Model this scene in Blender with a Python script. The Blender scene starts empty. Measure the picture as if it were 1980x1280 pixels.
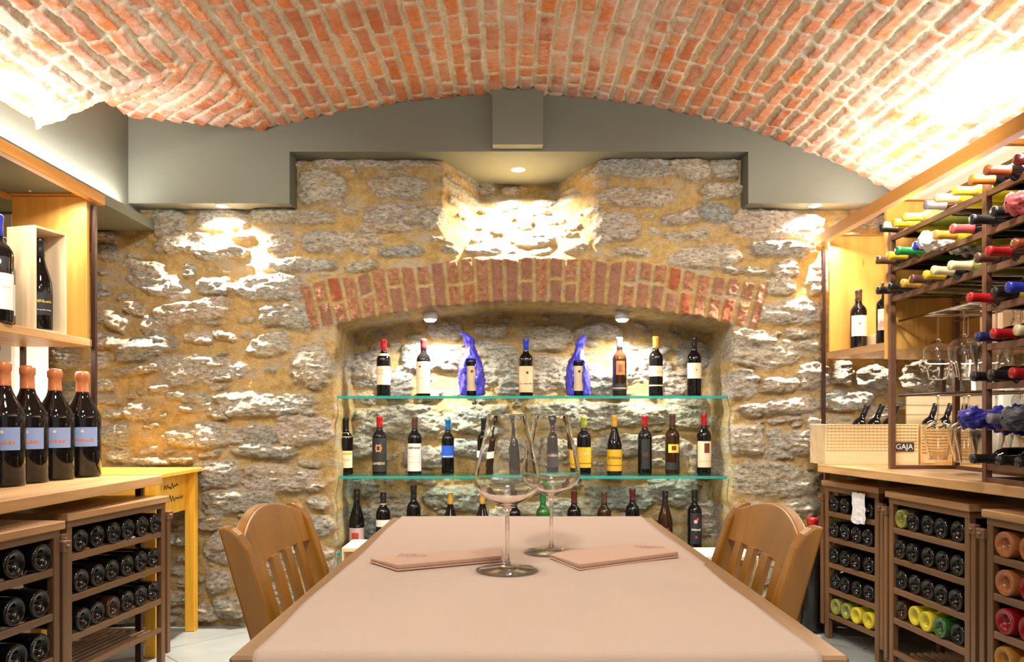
import bpy, math, random
import numpy as np
from mathutils import Matrix, Vector, Euler
random.seed(7)
PI = math.pi
S = bpy.context.scene
C = S.collection
F = 1500.0; CX = 985.0; HY = 808.0; H = 1.05     # camera at (0,0,H) looking along +Y
YW = 3.92                                        # stone wall plane
YN = 4.30                                        # back of the arched niche
YB = 3.79                                        # plaster bulkhead face

def P(px, py, Y):
    return ((px-CX)/F*Y, Y, H-(py-HY)/F*Y)

# ------------------------------------------------------------------ materials
def new_mat(name):
    m = bpy.data.materials.new(name); m.use_nodes = True
    nt = m.node_tree
    return m, nt, nt.nodes['Principled BSDF']

def nd(nt, t, ins=None, **props):
    n = nt.nodes.new(t)
    for k, v in props.items(): setattr(n, k, v)
    if ins:
        for k, v in ins.items():
            s = n.inputs[k]
            if isinstance(v, bpy.types.NodeSocket): nt.links.new(v, s)
            else: s.default_value = v
    return n

def col4(c): return (c[0], c[1], c[2], 1)

def coords(nt, scale=(1, 1, 1), rot=(0, 0, 0)):
    tc = nd(nt, 'ShaderNodeTexCoord')
    mp = nd(nt, 'ShaderNodeMapping', {'Vector': tc.outputs['Object'], 'Scale': scale, 'Rotation': rot})
    return mp.outputs[0]

def noise(nt, vec, scale, detail=4, rough=.6, out=0):
    return nd(nt, 'ShaderNodeTexNoise', {'Vector': vec, 'Scale': scale, 'Detail': detail, 'Roughness': rough}).outputs[out]

def ramp(nt, fac, stops):
    n = nd(nt, 'ShaderNodeValToRGB', {'Fac': fac}); cr = n.color_ramp
    while len(cr.elements) < len(stops): cr.elements.new(.5)
    for e, (p, c) in zip(cr.elements, stops):
        e.position = p; e.color = col4(c) if len(c) == 3 else c
    return n.outputs[0]

def mix(nt, fac, a, b, mode='MIX'):
    n = nd(nt, 'ShaderNodeMix', data_type='RGBA', blend_type=mode)
    for sock, v in ((n.inputs[0], fac), (n.inputs[6], a), (n.inputs[7], b)):
        if isinstance(v, bpy.types.NodeSocket): nt.links.new(v, sock)
        elif isinstance(v, (int, float)): sock.default_value = v
        else: sock.default_value = col4(v)
    return n.outputs[2]

def bump(nt, b, h, strength, dist):
    n = nd(nt, 'ShaderNodeBump', {'Height': h, 'Strength': strength, 'Distance': dist})
    nt.links.new(n.outputs[0], b.inputs['Normal'])

def plain(name, c, rough=.5, metal=0, coat=0, vary=.0, trans=0, ior=1.45, bmp=0, bscale=200, spec=.5):
    m, nt, b = new_mat(name)
    b.inputs['Base Color'].default_value = col4(c)
    b.inputs['Roughness'].default_value = rough; b.inputs['Metallic'].default_value = metal
    b.inputs['Coat Weight'].default_value = coat; b.inputs['Transmission Weight'].default_value = trans
    b.inputs['IOR'].default_value = ior; b.inputs['Specular IOR Level'].default_value = spec
    v = coords(nt)
    if vary:
        n = noise(nt, v, 9, 5)
        k = mix(nt, n, tuple(x*(1-vary) for x in c), tuple(min(1, x*(1+vary)) for x in c))
        nt.links.new(k, b.inputs['Base Color'])
    if bmp: bump(nt, b, noise(nt, v, bscale, 3), bmp, .002)
    return m

def wood(name, ca, cb, axis='y', rough=.42, scale=1.0, knots=True, coat=.1, gap=0):
    m, nt, b = new_mat(name)
    st = {'x': (.9, 14, 14), 'y': (14, .9, 14), 'z': (14, 14, .9)}[axis]
    v = coords(nt, tuple(s*scale for s in st))
    n1 = noise(nt, v, 1.6, 6, .62)
    w = nd(nt, 'ShaderNodeTexNoise', {'Vector': v, 'Scale': .55, 'Detail': 3.0, 'Distortion': 1.2}).outputs[0]
    c = mix(nt, ramp(nt, n1, [(.3, (0, 0, 0)), (.7, (1, 1, 1))]), ca, cb)
    c2 = mix(nt, ramp(nt, w, [(.42, (0, 0, 0)), (.62, (.55, .55, .55))]), c, tuple(x*.62 for x in ca))
    if knots:
        kv = coords(nt, {'x': (1.2, 5, 5), 'y': (5, 1.2, 5), 'z': (5, 5, 1.2)}[axis])
        vo = nd(nt, 'ShaderNodeTexVoronoi', {'Vector': kv, 'Scale': 1.6}).outputs['Distance']
        c2 = mix(nt, ramp(nt, vo, [(.03, (1, 1, 1)), (.07, (0, 0, 0))]), c2, tuple(x*.35 for x in ca))
    nt.links.new(c2, b.inputs['Base Color'])
    b.inputs['Roughness'].default_value = rough; b.inputs['Coat Weight'].default_value = coat
    b.inputs['Coat Roughness'].default_value = .25
    bump(nt, b, n1, .15, .002)
    return m

def emit(name, c, s):
    m, nt, b = new_mat(name)
    b.inputs['Base Color'].default_value = col4(c)
    b.inputs['Emission Color'].default_value = col4(c); b.inputs['Emission Strength'].default_value = s
    return m

M = {}
M['counter_wood'] = wood('counter_wood', (.46, .24, .09), (.66, .40, .17), 'y')
M['panel_wood'] = wood('panel_wood', (.72, .34, .055), (.86, .50, .13), 'z', rough=.5, scale=.7)
M['beam_wood'] = wood('beam_wood', (.46, .19, .035), (.62, .29, .06), 'y', rough=.45, knots=False)
M['pale_wood'] = wood('pale_wood', (.78, .56, .32), (.88, .70, .46), 'z', rough=.55)
M['crate_wood'] = wood('crate_wood', (.72, .52, .27), (.82, .64, .38), 'x', rough=.55)
M['crate_dark'] = wood('crate_dark', (.58, .34, .10), (.68, .44, .16), 'x', rough=.55)
M['yellow_pine'] = wood('yellow_pine', (.86, .42, .025), (.93, .54, .06), 'z', rough=.4)
M['yellow_pine_x'] = wood('yellow_pine_x', (.86, .44, .03), (.93, .56, .07), 'x', rough=.4)
M['chair_wood'] = wood('chair_wood', (.33, .128, .008), (.44, .185, .014), 'z', rough=.3, knots=False, coat=.35, scale=.8)
M['table_wood'] = wood('table_wood', (.27, .145, .06), (.40, .235, .11), 'y', rough=.4, coat=.2)
M['bronze'] = plain('bronze_steel', (.21, .105, .06), .45, .35, vary=.25)
M['dark_steel'] = plain('dark_steel', (.05, .022, .015), .45, .5, vary=.2)
M['chrome'] = plain('chrome', (.75, .72, .68), .12, 1)
M['rack_wood'] = wood('rack_wood', (.125, .058, .022), (.19, .092, .036), 'y', rough=.45, knots=False)
M['rack_post'] = wood('rack_post', (.12, .055, .021), (.185, .088, .034), 'z', rough=.42, knots=False)
M['rack_top'] = wood('rack_top', (.36, .18, .07), (.50, .28, .12), 'y', rough=.42)
M['black_glass'] = plain('black_glass', (.005, .004, .004), .05, 0, 0)
M['brown_glass'] = plain('brown_glass', (.030, .011, .004), .05, 0, 0)
M['green_glass'] = plain('green_glass', (.025, .11, .018), .07, 0, .5, trans=.25)
M['olive_glass'] = plain('olive_glass', (.26, .27, .04), .08, 0, .5, trans=.3)
M['yellow_glass'] = plain('yellow_glass', (.80, .66, .03), .06, 0, 0, trans=.4)
M['rose_glass'] = plain('rose_glass', (.72, .25, .08), .06, 0, 0, trans=.6)
M['red_glass'] = plain('red_glass', (.42, .012, .018), .06, 0, 0, trans=.5)
M['amber_glass'] = plain('amber_glass', (.85, .36, .04), .06, 0, 0, trans=.6)
CAPC = {'red': (.40, .010, .012), 'maroon': (.12, .012, .014), 'black': (.012, .011, .012), 'blue': (.02, .035, .42),
        'cyan': (.01, .14, .42), 'yellow': (.72, .50, .02), 'lime': (.62, .60, .06), 'cream': (.70, .60, .34), 'gold': (.62, .34, .05),
        'orange': (.62, .20, .03), 'brown': (.10, .045, .03), 'green': (.01, .19, .05), 'grey': (.20, .19, .20), 'olive': (.34, .33, .05),
        'white': (.75, .72, .66), 'rose': (.5, .09, .09), 'navy': (.015, .02, .10), 'wax': (.52, .17, .06), 'rust': (.30, .07, .02)}
for k, c in CAPC.items(): M['cap_'+k] = plain('capsule_'+k, c, .33, .15, .3)
LABC = {'cream': (.74, .60, .40), 'white': (.80, .76, .68), 'tan': (.60, .44, .24), 'gold': (.62, .30, .02), 'blue': (.02, .10, .58), 'pale_blue': (.235, .33, .60),
        'pink': (.60, .42, .40), 'black': (.02, .02, .022), 'orange': (.62, .16, .03), 'yellow': (.70, .52, .05), 'brown': (.14, .03, .02), 'red': (.50, .05, .04), 'ink': (.05, .03, .035), 'mustard': (.66, .38, .02)}
for k, c in LABC.items(): M['lab_'+k] = plain('label_'+k, c, .6)
M['cloth'] = None
def cloth_mat(name, c):
    m, nt, b = new_mat(name)
    v = coords(nt)
    wx = nd(nt, 'ShaderNodeTexNoise', {'Vector': coords(nt, (700, 40, 40)), 'Scale': 1.0, 'Detail': 2.0}).outputs[0]
    wy = nd(nt, 'ShaderNodeTexNoise', {'Vector': coords(nt, (40, 700, 40)), 'Scale': 1.0, 'Detail': 2.0}).outputs[0]
    ww = nd(nt, 'ShaderNodeMath', {0: wx, 1: wy}, operation='ADD').outputs[0]
    big = noise(nt, v, 3.0, 3)
    a = mix(nt, ramp(nt, ww, [(.8/1.0*.6, (0, 0, 0)), (.75, (1, 1, 1))]), tuple(x*.80 for x in c), c)
    nt.links.new(mix(nt, big, tuple(x*.93 for x in c), a), b.inputs['Base Color'])
    nt.links.new(a, b.inputs['Base Color'])
    b.inputs['Roughness'].default_value = .9; b.inputs['Sheen Weight'].default_value = .25
    bump(nt, b, ww, .35, .001)
    return m
M['cloth'] = cloth_mat('table_linen', (.485, .355, .275))
M['napkin'] = cloth_mat('napkin_linen', (.52, .32, .22))
M['thread'] = plain('embroidery_thread', (.10, .05, .05), .8)
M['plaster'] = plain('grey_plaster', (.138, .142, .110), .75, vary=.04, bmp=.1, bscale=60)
M['white_plaster'] = plain('white_plaster', (.72, .70, .62), .8, vary=.05, bmp=.2, bscale=40)
M['lamp_white'] = plain('lamp_housing', (.55, .55, .57), .35, .2)
M['led'] = emit('led_glow', (1, .97, .90), 40)
M['tissue'] = plain('blue_tissue', (.055, .045, .46), .32, 0, .3, bmp=.5, bscale=90)
M['tissue_navy'] = plain('navy_tissue', (.025, .02, .22), .35, 0, .2, bmp=.8, bscale=60)
M['tissue_dark'] = plain('dark_tissue', (.06, .06, .075), .4, 0, .2, bmp=.5, bscale=90)
M['tissue_white'] = plain('white_tissue', (.72, .70, .72), .5, 0, .1, bmp=.6, bscale=90)
M['tissue_red'] = plain('red_tissue', (.55, .10, .11), .4, 0, .2, bmp=.5, bscale=90)

def thin_glass(name, face, edge, ior=1.45, gloss=.0, solid=0):
    # thin-walled glass: straight transmission tinted towards grazing angles plus fresnel reflection
    m, nt, b = new_mat(name)
    nt.nodes.remove(b)
    lw = nd(nt, 'ShaderNodeLayerWeight', {'Blend': .5}).outputs['Facing']
    tint = ramp(nt, lw, [(0.0, face), (.75, face), (.94, edge), (1.0, tuple(x*.85 for x in edge))])
    tr = nd(nt, 'ShaderNodeBsdfTransparent', {'Color': tint})
    gl = nd(nt, 'ShaderNodeBsdfGlossy', {'Color': (1, 1, 1, 1), 'Roughness': .02})
    fr = nd(nt, 'ShaderNodeMath', {0: lw, 1: 5.0}, operation='POWER').outputs[0]
    fr = nd(nt, 'ShaderNodeMath', {0: fr, 1: .55, 2: gloss}, operation='MULTIPLY_ADD').outputs[0]
    mx = nd(nt, 'ShaderNodeMixShader', {0: fr, 1: tr.outputs[0], 2: gl.outputs[0]})
    if solid:
        gb = nd(nt, 'ShaderNodeBsdfGlass', {'Color': (1, .99, .98, 1), 'Roughness': 0.0, 'IOR': ior})
        mx = nd(nt, 'ShaderNodeMixShader', {0: solid, 1: mx.outputs[0], 2: gb.outputs[0]})
    nt.links.new(mx.outputs[0], nt.nodes['Material Output'].inputs[0])
    return m
def solid_glass(name, c, ior):
    m, nt, b = new_mat(name); nt.nodes.remove(b)
    g = nd(nt, 'ShaderNodeBsdfGlass', {'Color': col4(c), 'Roughness': 0.0, 'IOR': ior})
    nt.links.new(g.outputs[0], nt.nodes['Material Output'].inputs[0]); return m
M['glass'] = solid_glass('clear_glass', (1, .995, .985), 1.45)
M['stem_glass'] = thin_glass('stem_glass', (.97, .965, .955), (.70, .67, .64), 1.48, .06, .55)
M['shelf_glass'] = thin_glass('green_shelf_glass', (.92, .985, .96), (.50, .80, .73), 1.35, .02)
def edge_mat():
    m, nt, b = new_mat('shelf_glass_edge')
    b.inputs['Base Color'].default_value = (.04, .58, .50, 1); b.inputs['Roughness'].default_value = .15
    b.inputs['Transmission Weight'].default_value = .55; b.inputs['Coat Weight'].default_value = .5
    return m
M['shelf_edge'] = edge_mat()

# ------------------------------------------------------------------ mesh helpers
class MB:
    def __init__(s): s.v = []; s.f = []; s.m = []; s.sm = []
    def add(s, vs, fs, mi=0, smooth=False, M4=None):
        o = len(s.v)
        if M4 is not None: vs = [tuple(M4 @ Vector(v)) for v in vs]
        s.v += [tuple(v) for v in vs]
        for f in fs: s.f.append(tuple(i+o for i in f)); s.m.append(mi); s.sm.append(smooth)
    def box(s, x0, x1, y0, y1, z0, z1, mi=0, bev=0.0, M4=None):
        if bev <= 0:
            vs = [(x0,y0,z0),(x1,y0,z0),(x1,y1,z0),(x0,y1,z0),(x0,y0,z1),(x1,y0,z1),(x1,y1,z1),(x0,y1,z1)]
            s.add(vs, [(0,3,2,1),(4,5,6,7),(0,1,5,4),(1,2,6,5),(2,3,7,6),(3,0,4,7)], mi, False, M4); return
        b = bev; L = []
        # three offset boxes -> chamfered box as convex faces
        xs, ys, zs = (x0, x1), (y0, y1), (z0, z1)
        idx = {}
        for i in (0, 1):
            for j in (0, 1):
                for k in (0, 1):
                    sx, sy, sz = (1 if i == 0 else -1), (1 if j == 0 else -1), (1 if k == 0 else -1)
                    idx[i,j,k,'x'] = len(L); L.append((xs[i], ys[j]+sy*b, zs[k]+sz*b))
                    idx[i,j,k,'y'] = len(L); L.append((xs[i]+sx*b, ys[j], zs[k]+sz*b))
                    idx[i,j,k,'z'] = len(L); L.append((xs[i]+sx*b, ys[j]+sy*b, zs[k]))
        fs = []
        def q(*k): fs.append(tuple(idx[a] for a in k))
        for i in (0, 1):
            q((i,0,0,'x'),(i,1,0,'x'),(i,1,1,'x'),(i,0,1,'x'))
            q((0,i,0,'y'),(1,i,0,'y'),(1,i,1,'y'),(0,i,1,'y'))
            q((0,0,i,'z'),(1,0,i,'z'),(1,1,i,'z'),(0,1,i,'z'))
        for i in (0, 1):
            for j in (0, 1):
                q((i,j,0,'x'),(i,j,0,'y'),(i,j,1,'y'),(i,j,1,'x'))
                q((i,0,j,'x'),(i,0,j,'z'),(i,1,j,'z'),(i,1,j,'x'))
                q((0,i,j,'y'),(0,i,j,'z'),(1,i,j,'z'),(1,i,j,'y'))
                for k in (0, 1): q((i,j,k,'x'),(i,j,k,'y'),(i,j,k,'z'))
        c = Vector(((x0+x1)/2, (y0+y1)/2, (z0+z1)/2)); out = []
        for f in fs:
            a, b_, d = [Vector(L[i]) for i in f[:3]]
            n = (b_-a).cross(d-a); ctr = sum((Vector(L[i]) for i in f), Vector())/len(f)
            out.append(f if n.dot(ctr-c) > 0 else tuple(reversed(f)))
        s.add(L, out, mi, False, M4)
    def lathe(s, prof, seg=20, mi=0, M4=None, closed=False, wob=None):
        vs = []; n = len(prof)
        for j in range(seg):
            a = 2*PI*j/seg
            for i, (r, z) in enumerate(prof):
                rr = r if wob is None else r*wob(a, z)
                vs.append((rr*math.cos(a), rr*math.sin(a), z))
        fs = []
        for j in range(seg):
            k = (j+1) % seg
            for i in range(n-1 if not closed else n):
                i2 = (i+1) % n
                fs.append((j*n+i, k*n+i, k*n+i2, j*n+i2))
        s.add(vs, fs, mi, True, M4)
    def tube(s, pts, r, seg=8, mi=0, caps=True):
        pts = [Vector(p) for p in pts]; vs = []; fs = []
        for i, p in enumerate(pts):
            d = (pts[min(i+1, len(pts)-1)]-pts[max(i-1, 0)]).normalized()
            up = Vector((0, 0, 1)) if abs(d.z) < .9 else Vector((1, 0, 0))
            u = d.cross(up).normalized(); w = d.cross(u)
            rr = r[i] if isinstance(r, (list, tuple)) else r
            for j in range(seg):
                a = 2*PI*j/seg; vs.append(tuple(p+u*math.cos(a)*rr+w*math.sin(a)*rr))
        for i in range(len(pts)-1):
            for j in range(seg):
                k = (j+1) % seg
                fs.append((i*seg+j, i*seg+k, (i+1)*seg+k, (i+1)*seg+j))
        if caps:
            fs.append(tuple(reversed(range(seg)))); fs.append(tuple((len(pts)-1)*seg+j for j in range(seg)))
        s.add(vs, fs, mi, True)
    def prism(s, poly, a0, a1, axis='y', mi=0, smooth=False, M4=None):
        """poly: 2D outline, extruded along axis between a0 and a1"""
        def mk(p, a):
            if axis == 'y': return (p[0], a, p[1])
            if axis == 'x': return (a, p[0], p[1])
            return (p[0], p[1], a)
        n = len(poly); vs = [mk(p, a0) for p in poly]+[mk(p, a1) for p in poly]
        fs = [tuple(range(n)), tuple(reversed(range(n, 2*n)))]
        s.add(vs, fs, mi, False, M4)
        o = len(s.v)-2*n
        for i in range(n):
            j = (i+1) % n
            s.f.append((o+i, o+n+i, o+n+j, o+j)); s.m.append(mi); s.sm.append(smooth)
    def scribble(s, o, u, v, length, height, n, w, mi, seed=0):
        rd = random.Random(seed); o = Vector(o); u = Vector(u).normalized(); v = Vector(v).normalized()
        nrm = u.cross(v).normalized()*.0004
        pts = []
        for i in range(n+1):
            t = i/n
            pts.append(o+u*length*t+v*height*(rd.uniform(.3, 1) if i % 2 else rd.uniform(0, .35)))
        for a, b in zip(pts, pts[1:]):
            d = (b-a).normalized(); pp = d.cross(nrm.normalized())*w/2
            s.add([a-pp+nrm, b-pp+nrm, b+pp+nrm, a+pp+nrm], [(0, 1, 2, 3)], mi)
    def mesh(s, name, mats):
        me = bpy.data.meshes.new(name); me.from_pydata(s.v, [], s.f)
        for m in mats: me.materials.append(M[m] if isinstance(m, str) else m)
        me.polygons.foreach_set('material_index', s.m); me.polygons.foreach_set('use_smooth', s.sm)
        me.update(); return me

def link(name, me, parent=None, loc=None, rot=None):
    o = bpy.data.objects.new(name, me); C.objects.link(o)
    if parent: o.parent = parent
    if loc is not None: o.location = loc
    if rot is not None: o.rotation_euler = rot
    return o

def build(name, mb, mats, parent=None, loc=None, rot=None, fix=False):
    me = mb.mesh(name, mats if isinstance(mats, (list, tuple)) else [mats])
    if fix:
        import bmesh
        bm = bmesh.new(); bm.from_mesh(me); bmesh.ops.recalc_face_normals(bm, faces=bm.faces); bm.to_mesh(me); bm.free()
    return link(name, me, parent, loc, rot)

def thing(name, label, cat, loc=(0, 0, 0), rz=0, group=None):
    o = bpy.data.objects.new(name, None); C.objects.link(o); o.empty_display_size = .05
    o.location = loc; o.rotation_euler = (0, 0, rz)
    return tag(o, label, cat, group)
def tag(o, label, cat, group=None):
    o['label'] = label; o['category'] = cat
    if group: o['group'] = group
    return o
def struct(o): o['kind'] = 'structure'; return o

# ------------------------------------------------------------------ numpy noise
_T = np.random.RandomState(3).rand(512, 512).astype(np.float32)
def vn(u, v, seed=0):
    u = u+seed*17.31; v = v+seed*9.77
    iu = np.floor(u).astype(int); iv = np.floor(v).astype(int)
    fu = u-iu; fv = v-iv; fu = fu*fu*(3-2*fu); fv = fv*fv*(3-2*fv)
    g = lambda a, b: _T[a % 512, b % 512]
    return (g(iu, iv)*(1-fu)+g(iu+1, iv)*fu)*(1-fv)+(g(iu, iv+1)*(1-fu)+g(iu+1, iv+1)*fu)*fv
def fbm(u, v, seed=0, oct=4, gain=.5):
    s = 0; a = 1; t = 0
    for o in range(oct):
        s = s+a*(vn(u*2**o, v*2**o, seed+o*3)-.5); t += a; a *= gain
    return s/t*2          # about -1..1
def sst(a, b, x):
    t = np.clip((x-a)/(b-a), 0, 1); return t*t*(3-2*t)

def grid_mesh(name, X, Y, Z, attrs, flip=False):
    nz, nx = X.shape
    co = np.stack([X, Y, Z], -1).reshape(-1, 3).astype(np.float32)
    i = np.arange(nz*nx).reshape(nz, nx)
    q = np.stack([i[:-1, :-1], i[:-1, 1:], i[1:, 1:], i[1:, :-1]], -1).reshape(-1, 4)
    if flip: q = q[:, ::-1]
    me = bpy.data.meshes.new(name)
    me.vertices.add(len(co)); me.vertices.foreach_set('co', co.ravel())
    me.loops.add(q.size); me.loops.foreach_set('vertex_index', q.ravel().astype(np.int32))
    me.polygons.add(len(q)); me.polygons.foreach_set('loop_start', (np.arange(len(q))*4).astype(np.int32))
    me.polygons.foreach_set('loop_total', np.full(len(q), 4, np.int32))
    me.polygons.foreach_set('use_smooth', np.ones(len(q), bool))
    for k, a in attrs.items():
        at = me.attributes.new(k, 'FLOAT', 'POINT'); at.data.foreach_set('value', a.reshape(-1).astype(np.float32))
    me.update(); me.validate()
    return me

# ------------------------------------------------------------------ masonry materials
def attr(nt, n): return nd(nt, 'ShaderNodeAttribute', attribute_name=n).outputs['Fac']

def stone_material(name='rubble_stone'):
    m, nt, b = new_mat(name)
    v = coords(nt); va = coords(nt, (1, 1, 2.4))
    st, br, rnd = attr(nt, 'stone'), attr(nt, 'brick'), attr(nt, 'rnd')
    fine = noise(nt, va, 38, 8, .75); mid = noise(nt, va, 9, 6, .65); spk = noise(nt, v, 130, 3, .7)
    stone = ramp(nt, fine, [(.30, (.06, .065, .065)), (.39, (.27, .25, .215)), (.50, (.56, .52, .45)), (.66, (.84, .82, .75))])
    tint = ramp(nt, rnd, [(0, (.60, .66, .66)), (.35, (1.0, .94, .80)), (.65, (1.0, .88, .78)), (1, (.82, .84, .82))])
    stone = mix(nt, 1.0, stone, tint, 'MULTIPLY')
    stone = mix(nt, ramp(nt, mid, [(.50, (0, 0, 0)), (.62, (.6, .6, .6))]), stone, (.38, .25, .10))
    mort = ramp(nt, noise(nt, v, 22, 6, .7), [(.25, (.34, .20, .06)), (.5, (.58, .385, .135)), (.75, (.74, .54, .25))])
    mort = mix(nt, ramp(nt, spk, [(.32, (.5, .5, .5)), (.45, (0, 0, 0))]), mort, (.25, .14, .04))
    blot = noise(nt, va, 6, 5, .6)
    mort = mix(nt, ramp(nt, blot, [(.52, (0, 0, 0)), (.68, (.75, .75, .75))]), mort, (.50, .46, .38))
    brk = ramp(nt, noise(nt, v, 45, 5, .7), [(.3, (.22, .075, .04)), (.5, (.42, .18, .08)), (.7, (.56, .31, .17))])
    brk = mix(nt, ramp(nt, rnd, [(.2, (.7, .7, .7)), (.6, (0, 0, 0))]), brk, (.30, .14, .09))
    brk = mix(nt, ramp(nt, rnd, [(.92, (0, 0, 0)), (.95, (.7, .7, .7))]), brk, (.42, .08, .02))
    c = mix(nt, st, mort, stone); c = mix(nt, br, c, brk)
    nt.links.new(c, b.inputs['Base Color']); b.inputs['Roughness'].default_value = .85
    hh = nd(nt, 'ShaderNodeMath', {0: fine, 1: noise(nt, v, 90, 6, .7)}, operation='ADD').outputs[0]
    bump(nt, b, hh, 1.0, .014)
    return m

def vault_material():
    m, nt, b = new_mat('vault_brick')
    v = coords(nt)
    br, rnd, pale = attr(nt, 'brick'), attr(nt, 'rnd'), attr(nt, 'pale')
    n = noise(nt, v, 40, 5, .7)
    base = ramp(nt, rnd, [(0, (.36, .10, .035)), (.3, (.56, .17, .045)), (.55, (.66, .22, .05)), (.8, (.60, .25, .11)), (1, (.42, .16, .09))])
    base = mix(nt, ramp(nt, n, [(.35, (.45, .45, .45)), (.55, (0, 0, 0))]), base, (.26, .06, .03))
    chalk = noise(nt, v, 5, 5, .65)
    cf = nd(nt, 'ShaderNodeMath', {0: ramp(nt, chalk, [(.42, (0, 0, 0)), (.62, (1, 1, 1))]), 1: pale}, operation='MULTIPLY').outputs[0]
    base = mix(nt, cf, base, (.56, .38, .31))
    mort = ramp(nt, noise(nt, v, 70, 6, .75), [(.28, (.22, .20, .14)), (.42, (.58, .53, .40)), (.7, (.72, .68, .54))])
    c = mix(nt, br, mort, base)
    nt.links.new(c, b.inputs['Base Color']); b.inputs['Roughness'].default_value = .85
    hh = nd(nt, 'ShaderNodeMath', {0: n, 1: noise(nt, v, 110, 5, .7)}, operation='ADD').outputs[0]
    bump(nt, b, hh, .8, .006)
    return m
M['rubble'] = stone_material(); M['vault'] = vault_material()

# ------------------------------------------------------------------ back wall of rubble stone
STONES = [(334,430,65,45,0),(435,424,90,36,0),(566,418,150,24,0),(539,471,56,46,0),(358,471,104,36,4),(432,490,95,26,0),(581,514,120,26,-3),
(279,517,80,24,-8),(308,548,108,46,-22),(367,522,26,24,0),(414,554,60,34,0),(524,557,142,48,0),(625,468,74,36,5),(263,596,44,24,-20),(373,605,154,42,8),
(554,614,98,44,0),(224,620,60,32,-24),(299,634,44,30,-15),(385,652,56,18,0),(441,649,48,12,-5),(521,667,76,42,14),(281,673,113,38,10),(604,706,80,80,0),
(388,715,166,54,0),(269,715,95,14,8),(207,744,38,22,0),(313,753,36,14,0),(423,750,38,15,0),(272,796,62,32,0),(367,769,82,15,-6),(510,782,200,44,0),
(364,792,34,11,0),(420,803,45,13,-10),(352,846,64,34,0),(424,842,94,42,0),(510,842,64,38,-5),(589,831,98,54,0),(510,872,112,24,0),(405,878,45,15,10),
(420,917,84,54,10),(551,925,160,50,0),(311,891,112,16,0),(435,970,84,42,0),(502,966,68,38,0),(405,1011,52,32,0),(615,970,42,26,0),(619,1015,52,40,0),
(424,1060,46,52,0),(424,1124,42,42,0),(446,1172,56,38,0),(626,1090,50,50,0),(401,1184,38,30,0),(221,801,36,18,0),(225,842,54,44,0),(229,884,46,24,0),
(500,1030,80,50,0),(520,1100,70,46,0),(570,1060,60,40,0),(560,1150,80,44,0),(207,490,50,26,0),(200,560,34,26,0),(210,660,50,30,0),(190,700,40,24,0),
(1218,327,156,34,0),(1325,330,90,36,0),(1400,330,50,34,0),(1234,383,152,36,0),(1390,370,75,30,0),(1190,440,84,54,0),(1315,424,62,22,4),(1384,414,64,36,-10),
(1327,458,72,16,0),(1477,436,134,50,0),(1221,489,72,16,0),(1365,496,136,46,4),(1509,483,106,34,0),(1443,524,84,13,-5),(1515,524,52,30,20),
(1505,555,64,34,0),(1524,605,134,42,0),(1577,540,28,56,0),(1452,658,94,38,0),(1552,646,62,18,0),(1562,668,60,18,0),(1560,445,60,50,0),
(626,362,88,60,0),(771,366,100,38,0),(759,317,156,16,0),(640,317,70,20,0),(771,413,146,34,0),(607,424,76,26,0),(666,470,150,30,4),(773,487,84,22,0),(627,513,56,20,0),(700,515,60,18,8),
(745,440,90,20,0),(840,420,40,40,0),(1475,680,146,56,-4),(1433,744,64,52,0),(1505,744,68,28,0),(1576,729,62,50,0),(1508,788,146,30,5),(1520,812,62,12,6),
(1439,850,74,56,0),(1523,857,82,52,0),(1577,845,38,66,0),(1493,925,158,62,-5),(1546,981,84,38,0),(1450,985,70,36,0),(1470,1040,70,40,0),(1540,1050,70,50,0),(1500,1110,90,44,0),(1550,1165,70,40,0),(1470,1170,60,40,0),
(1690,735,76,54,0),(1636,775,92,38,0),(1620,722,52,40,0),(1770,725,62,70,0),(1830,745,62,60,0),(1890,720,60,70,0),(1650,500,80,40,0),(1700,430,70,30,0),(1880,850,70,60,0),(1700,800,60,30,0),
(130,520,70,40,0),(120,600,60,50,0),(130,690,60,40,0),(140,760,60,40,0),(110,840,70,40,0)]
NICHE = [(713,712,72,74,0),(765,742,66,60,0),(862,690,100,50,0),(800,690,40,50,0),(960,702,84,76,0),(1060,655,100,44,0),(1078,722,90,64,0),(1165,742,94,50,-14),(1240,700,104,64,0),
(1295,742,72,44,0),(1340,690,60,50,0),(775,818,160,62,0),(925,812,116,50,6),(1110,802,156,46,0),(1232,802,124,40,0),(1325,800,92,52,0),(702,862,50,50,0),(905,866,86,38,0),(1000,745,70,40,0),
(1200,862,104,42,0),(1290,872,92,52,0),(828,884,84,38,0),(1000,866,80,44,0),(1090,866,80,40,0),(880,962,116,44,0),(1200,962,124,44,0),(1300,952,92,60,0),(760,982,94,52,0),(1010,992,124,34,0),
(1102,984,92,42,0),(700,1012,64,60,0),(1360,1000,60,70,0),(700,940,60,44,0),(1360,890,50,60,0),(980,930,80,30,0),(1090,930,70,26,0),(870,1040,120,50,0),(1250,1050,120,50,0),(860,640,60,30,0),(1160,640,80,30,0),(950,640,60,24,0)]

def niche_arch_z(x):
    # underside of the arch: circle through spring and crown
    xc, hw, zc, zs = .125, 1.08, 1.632, 1.50
    s = zc-zs; R = (hw*hw+s*s)/(2*s)
    return zc-(R-np.sqrt(np.maximum(R*R-(x-xc)**2, 1e-6)))

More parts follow.
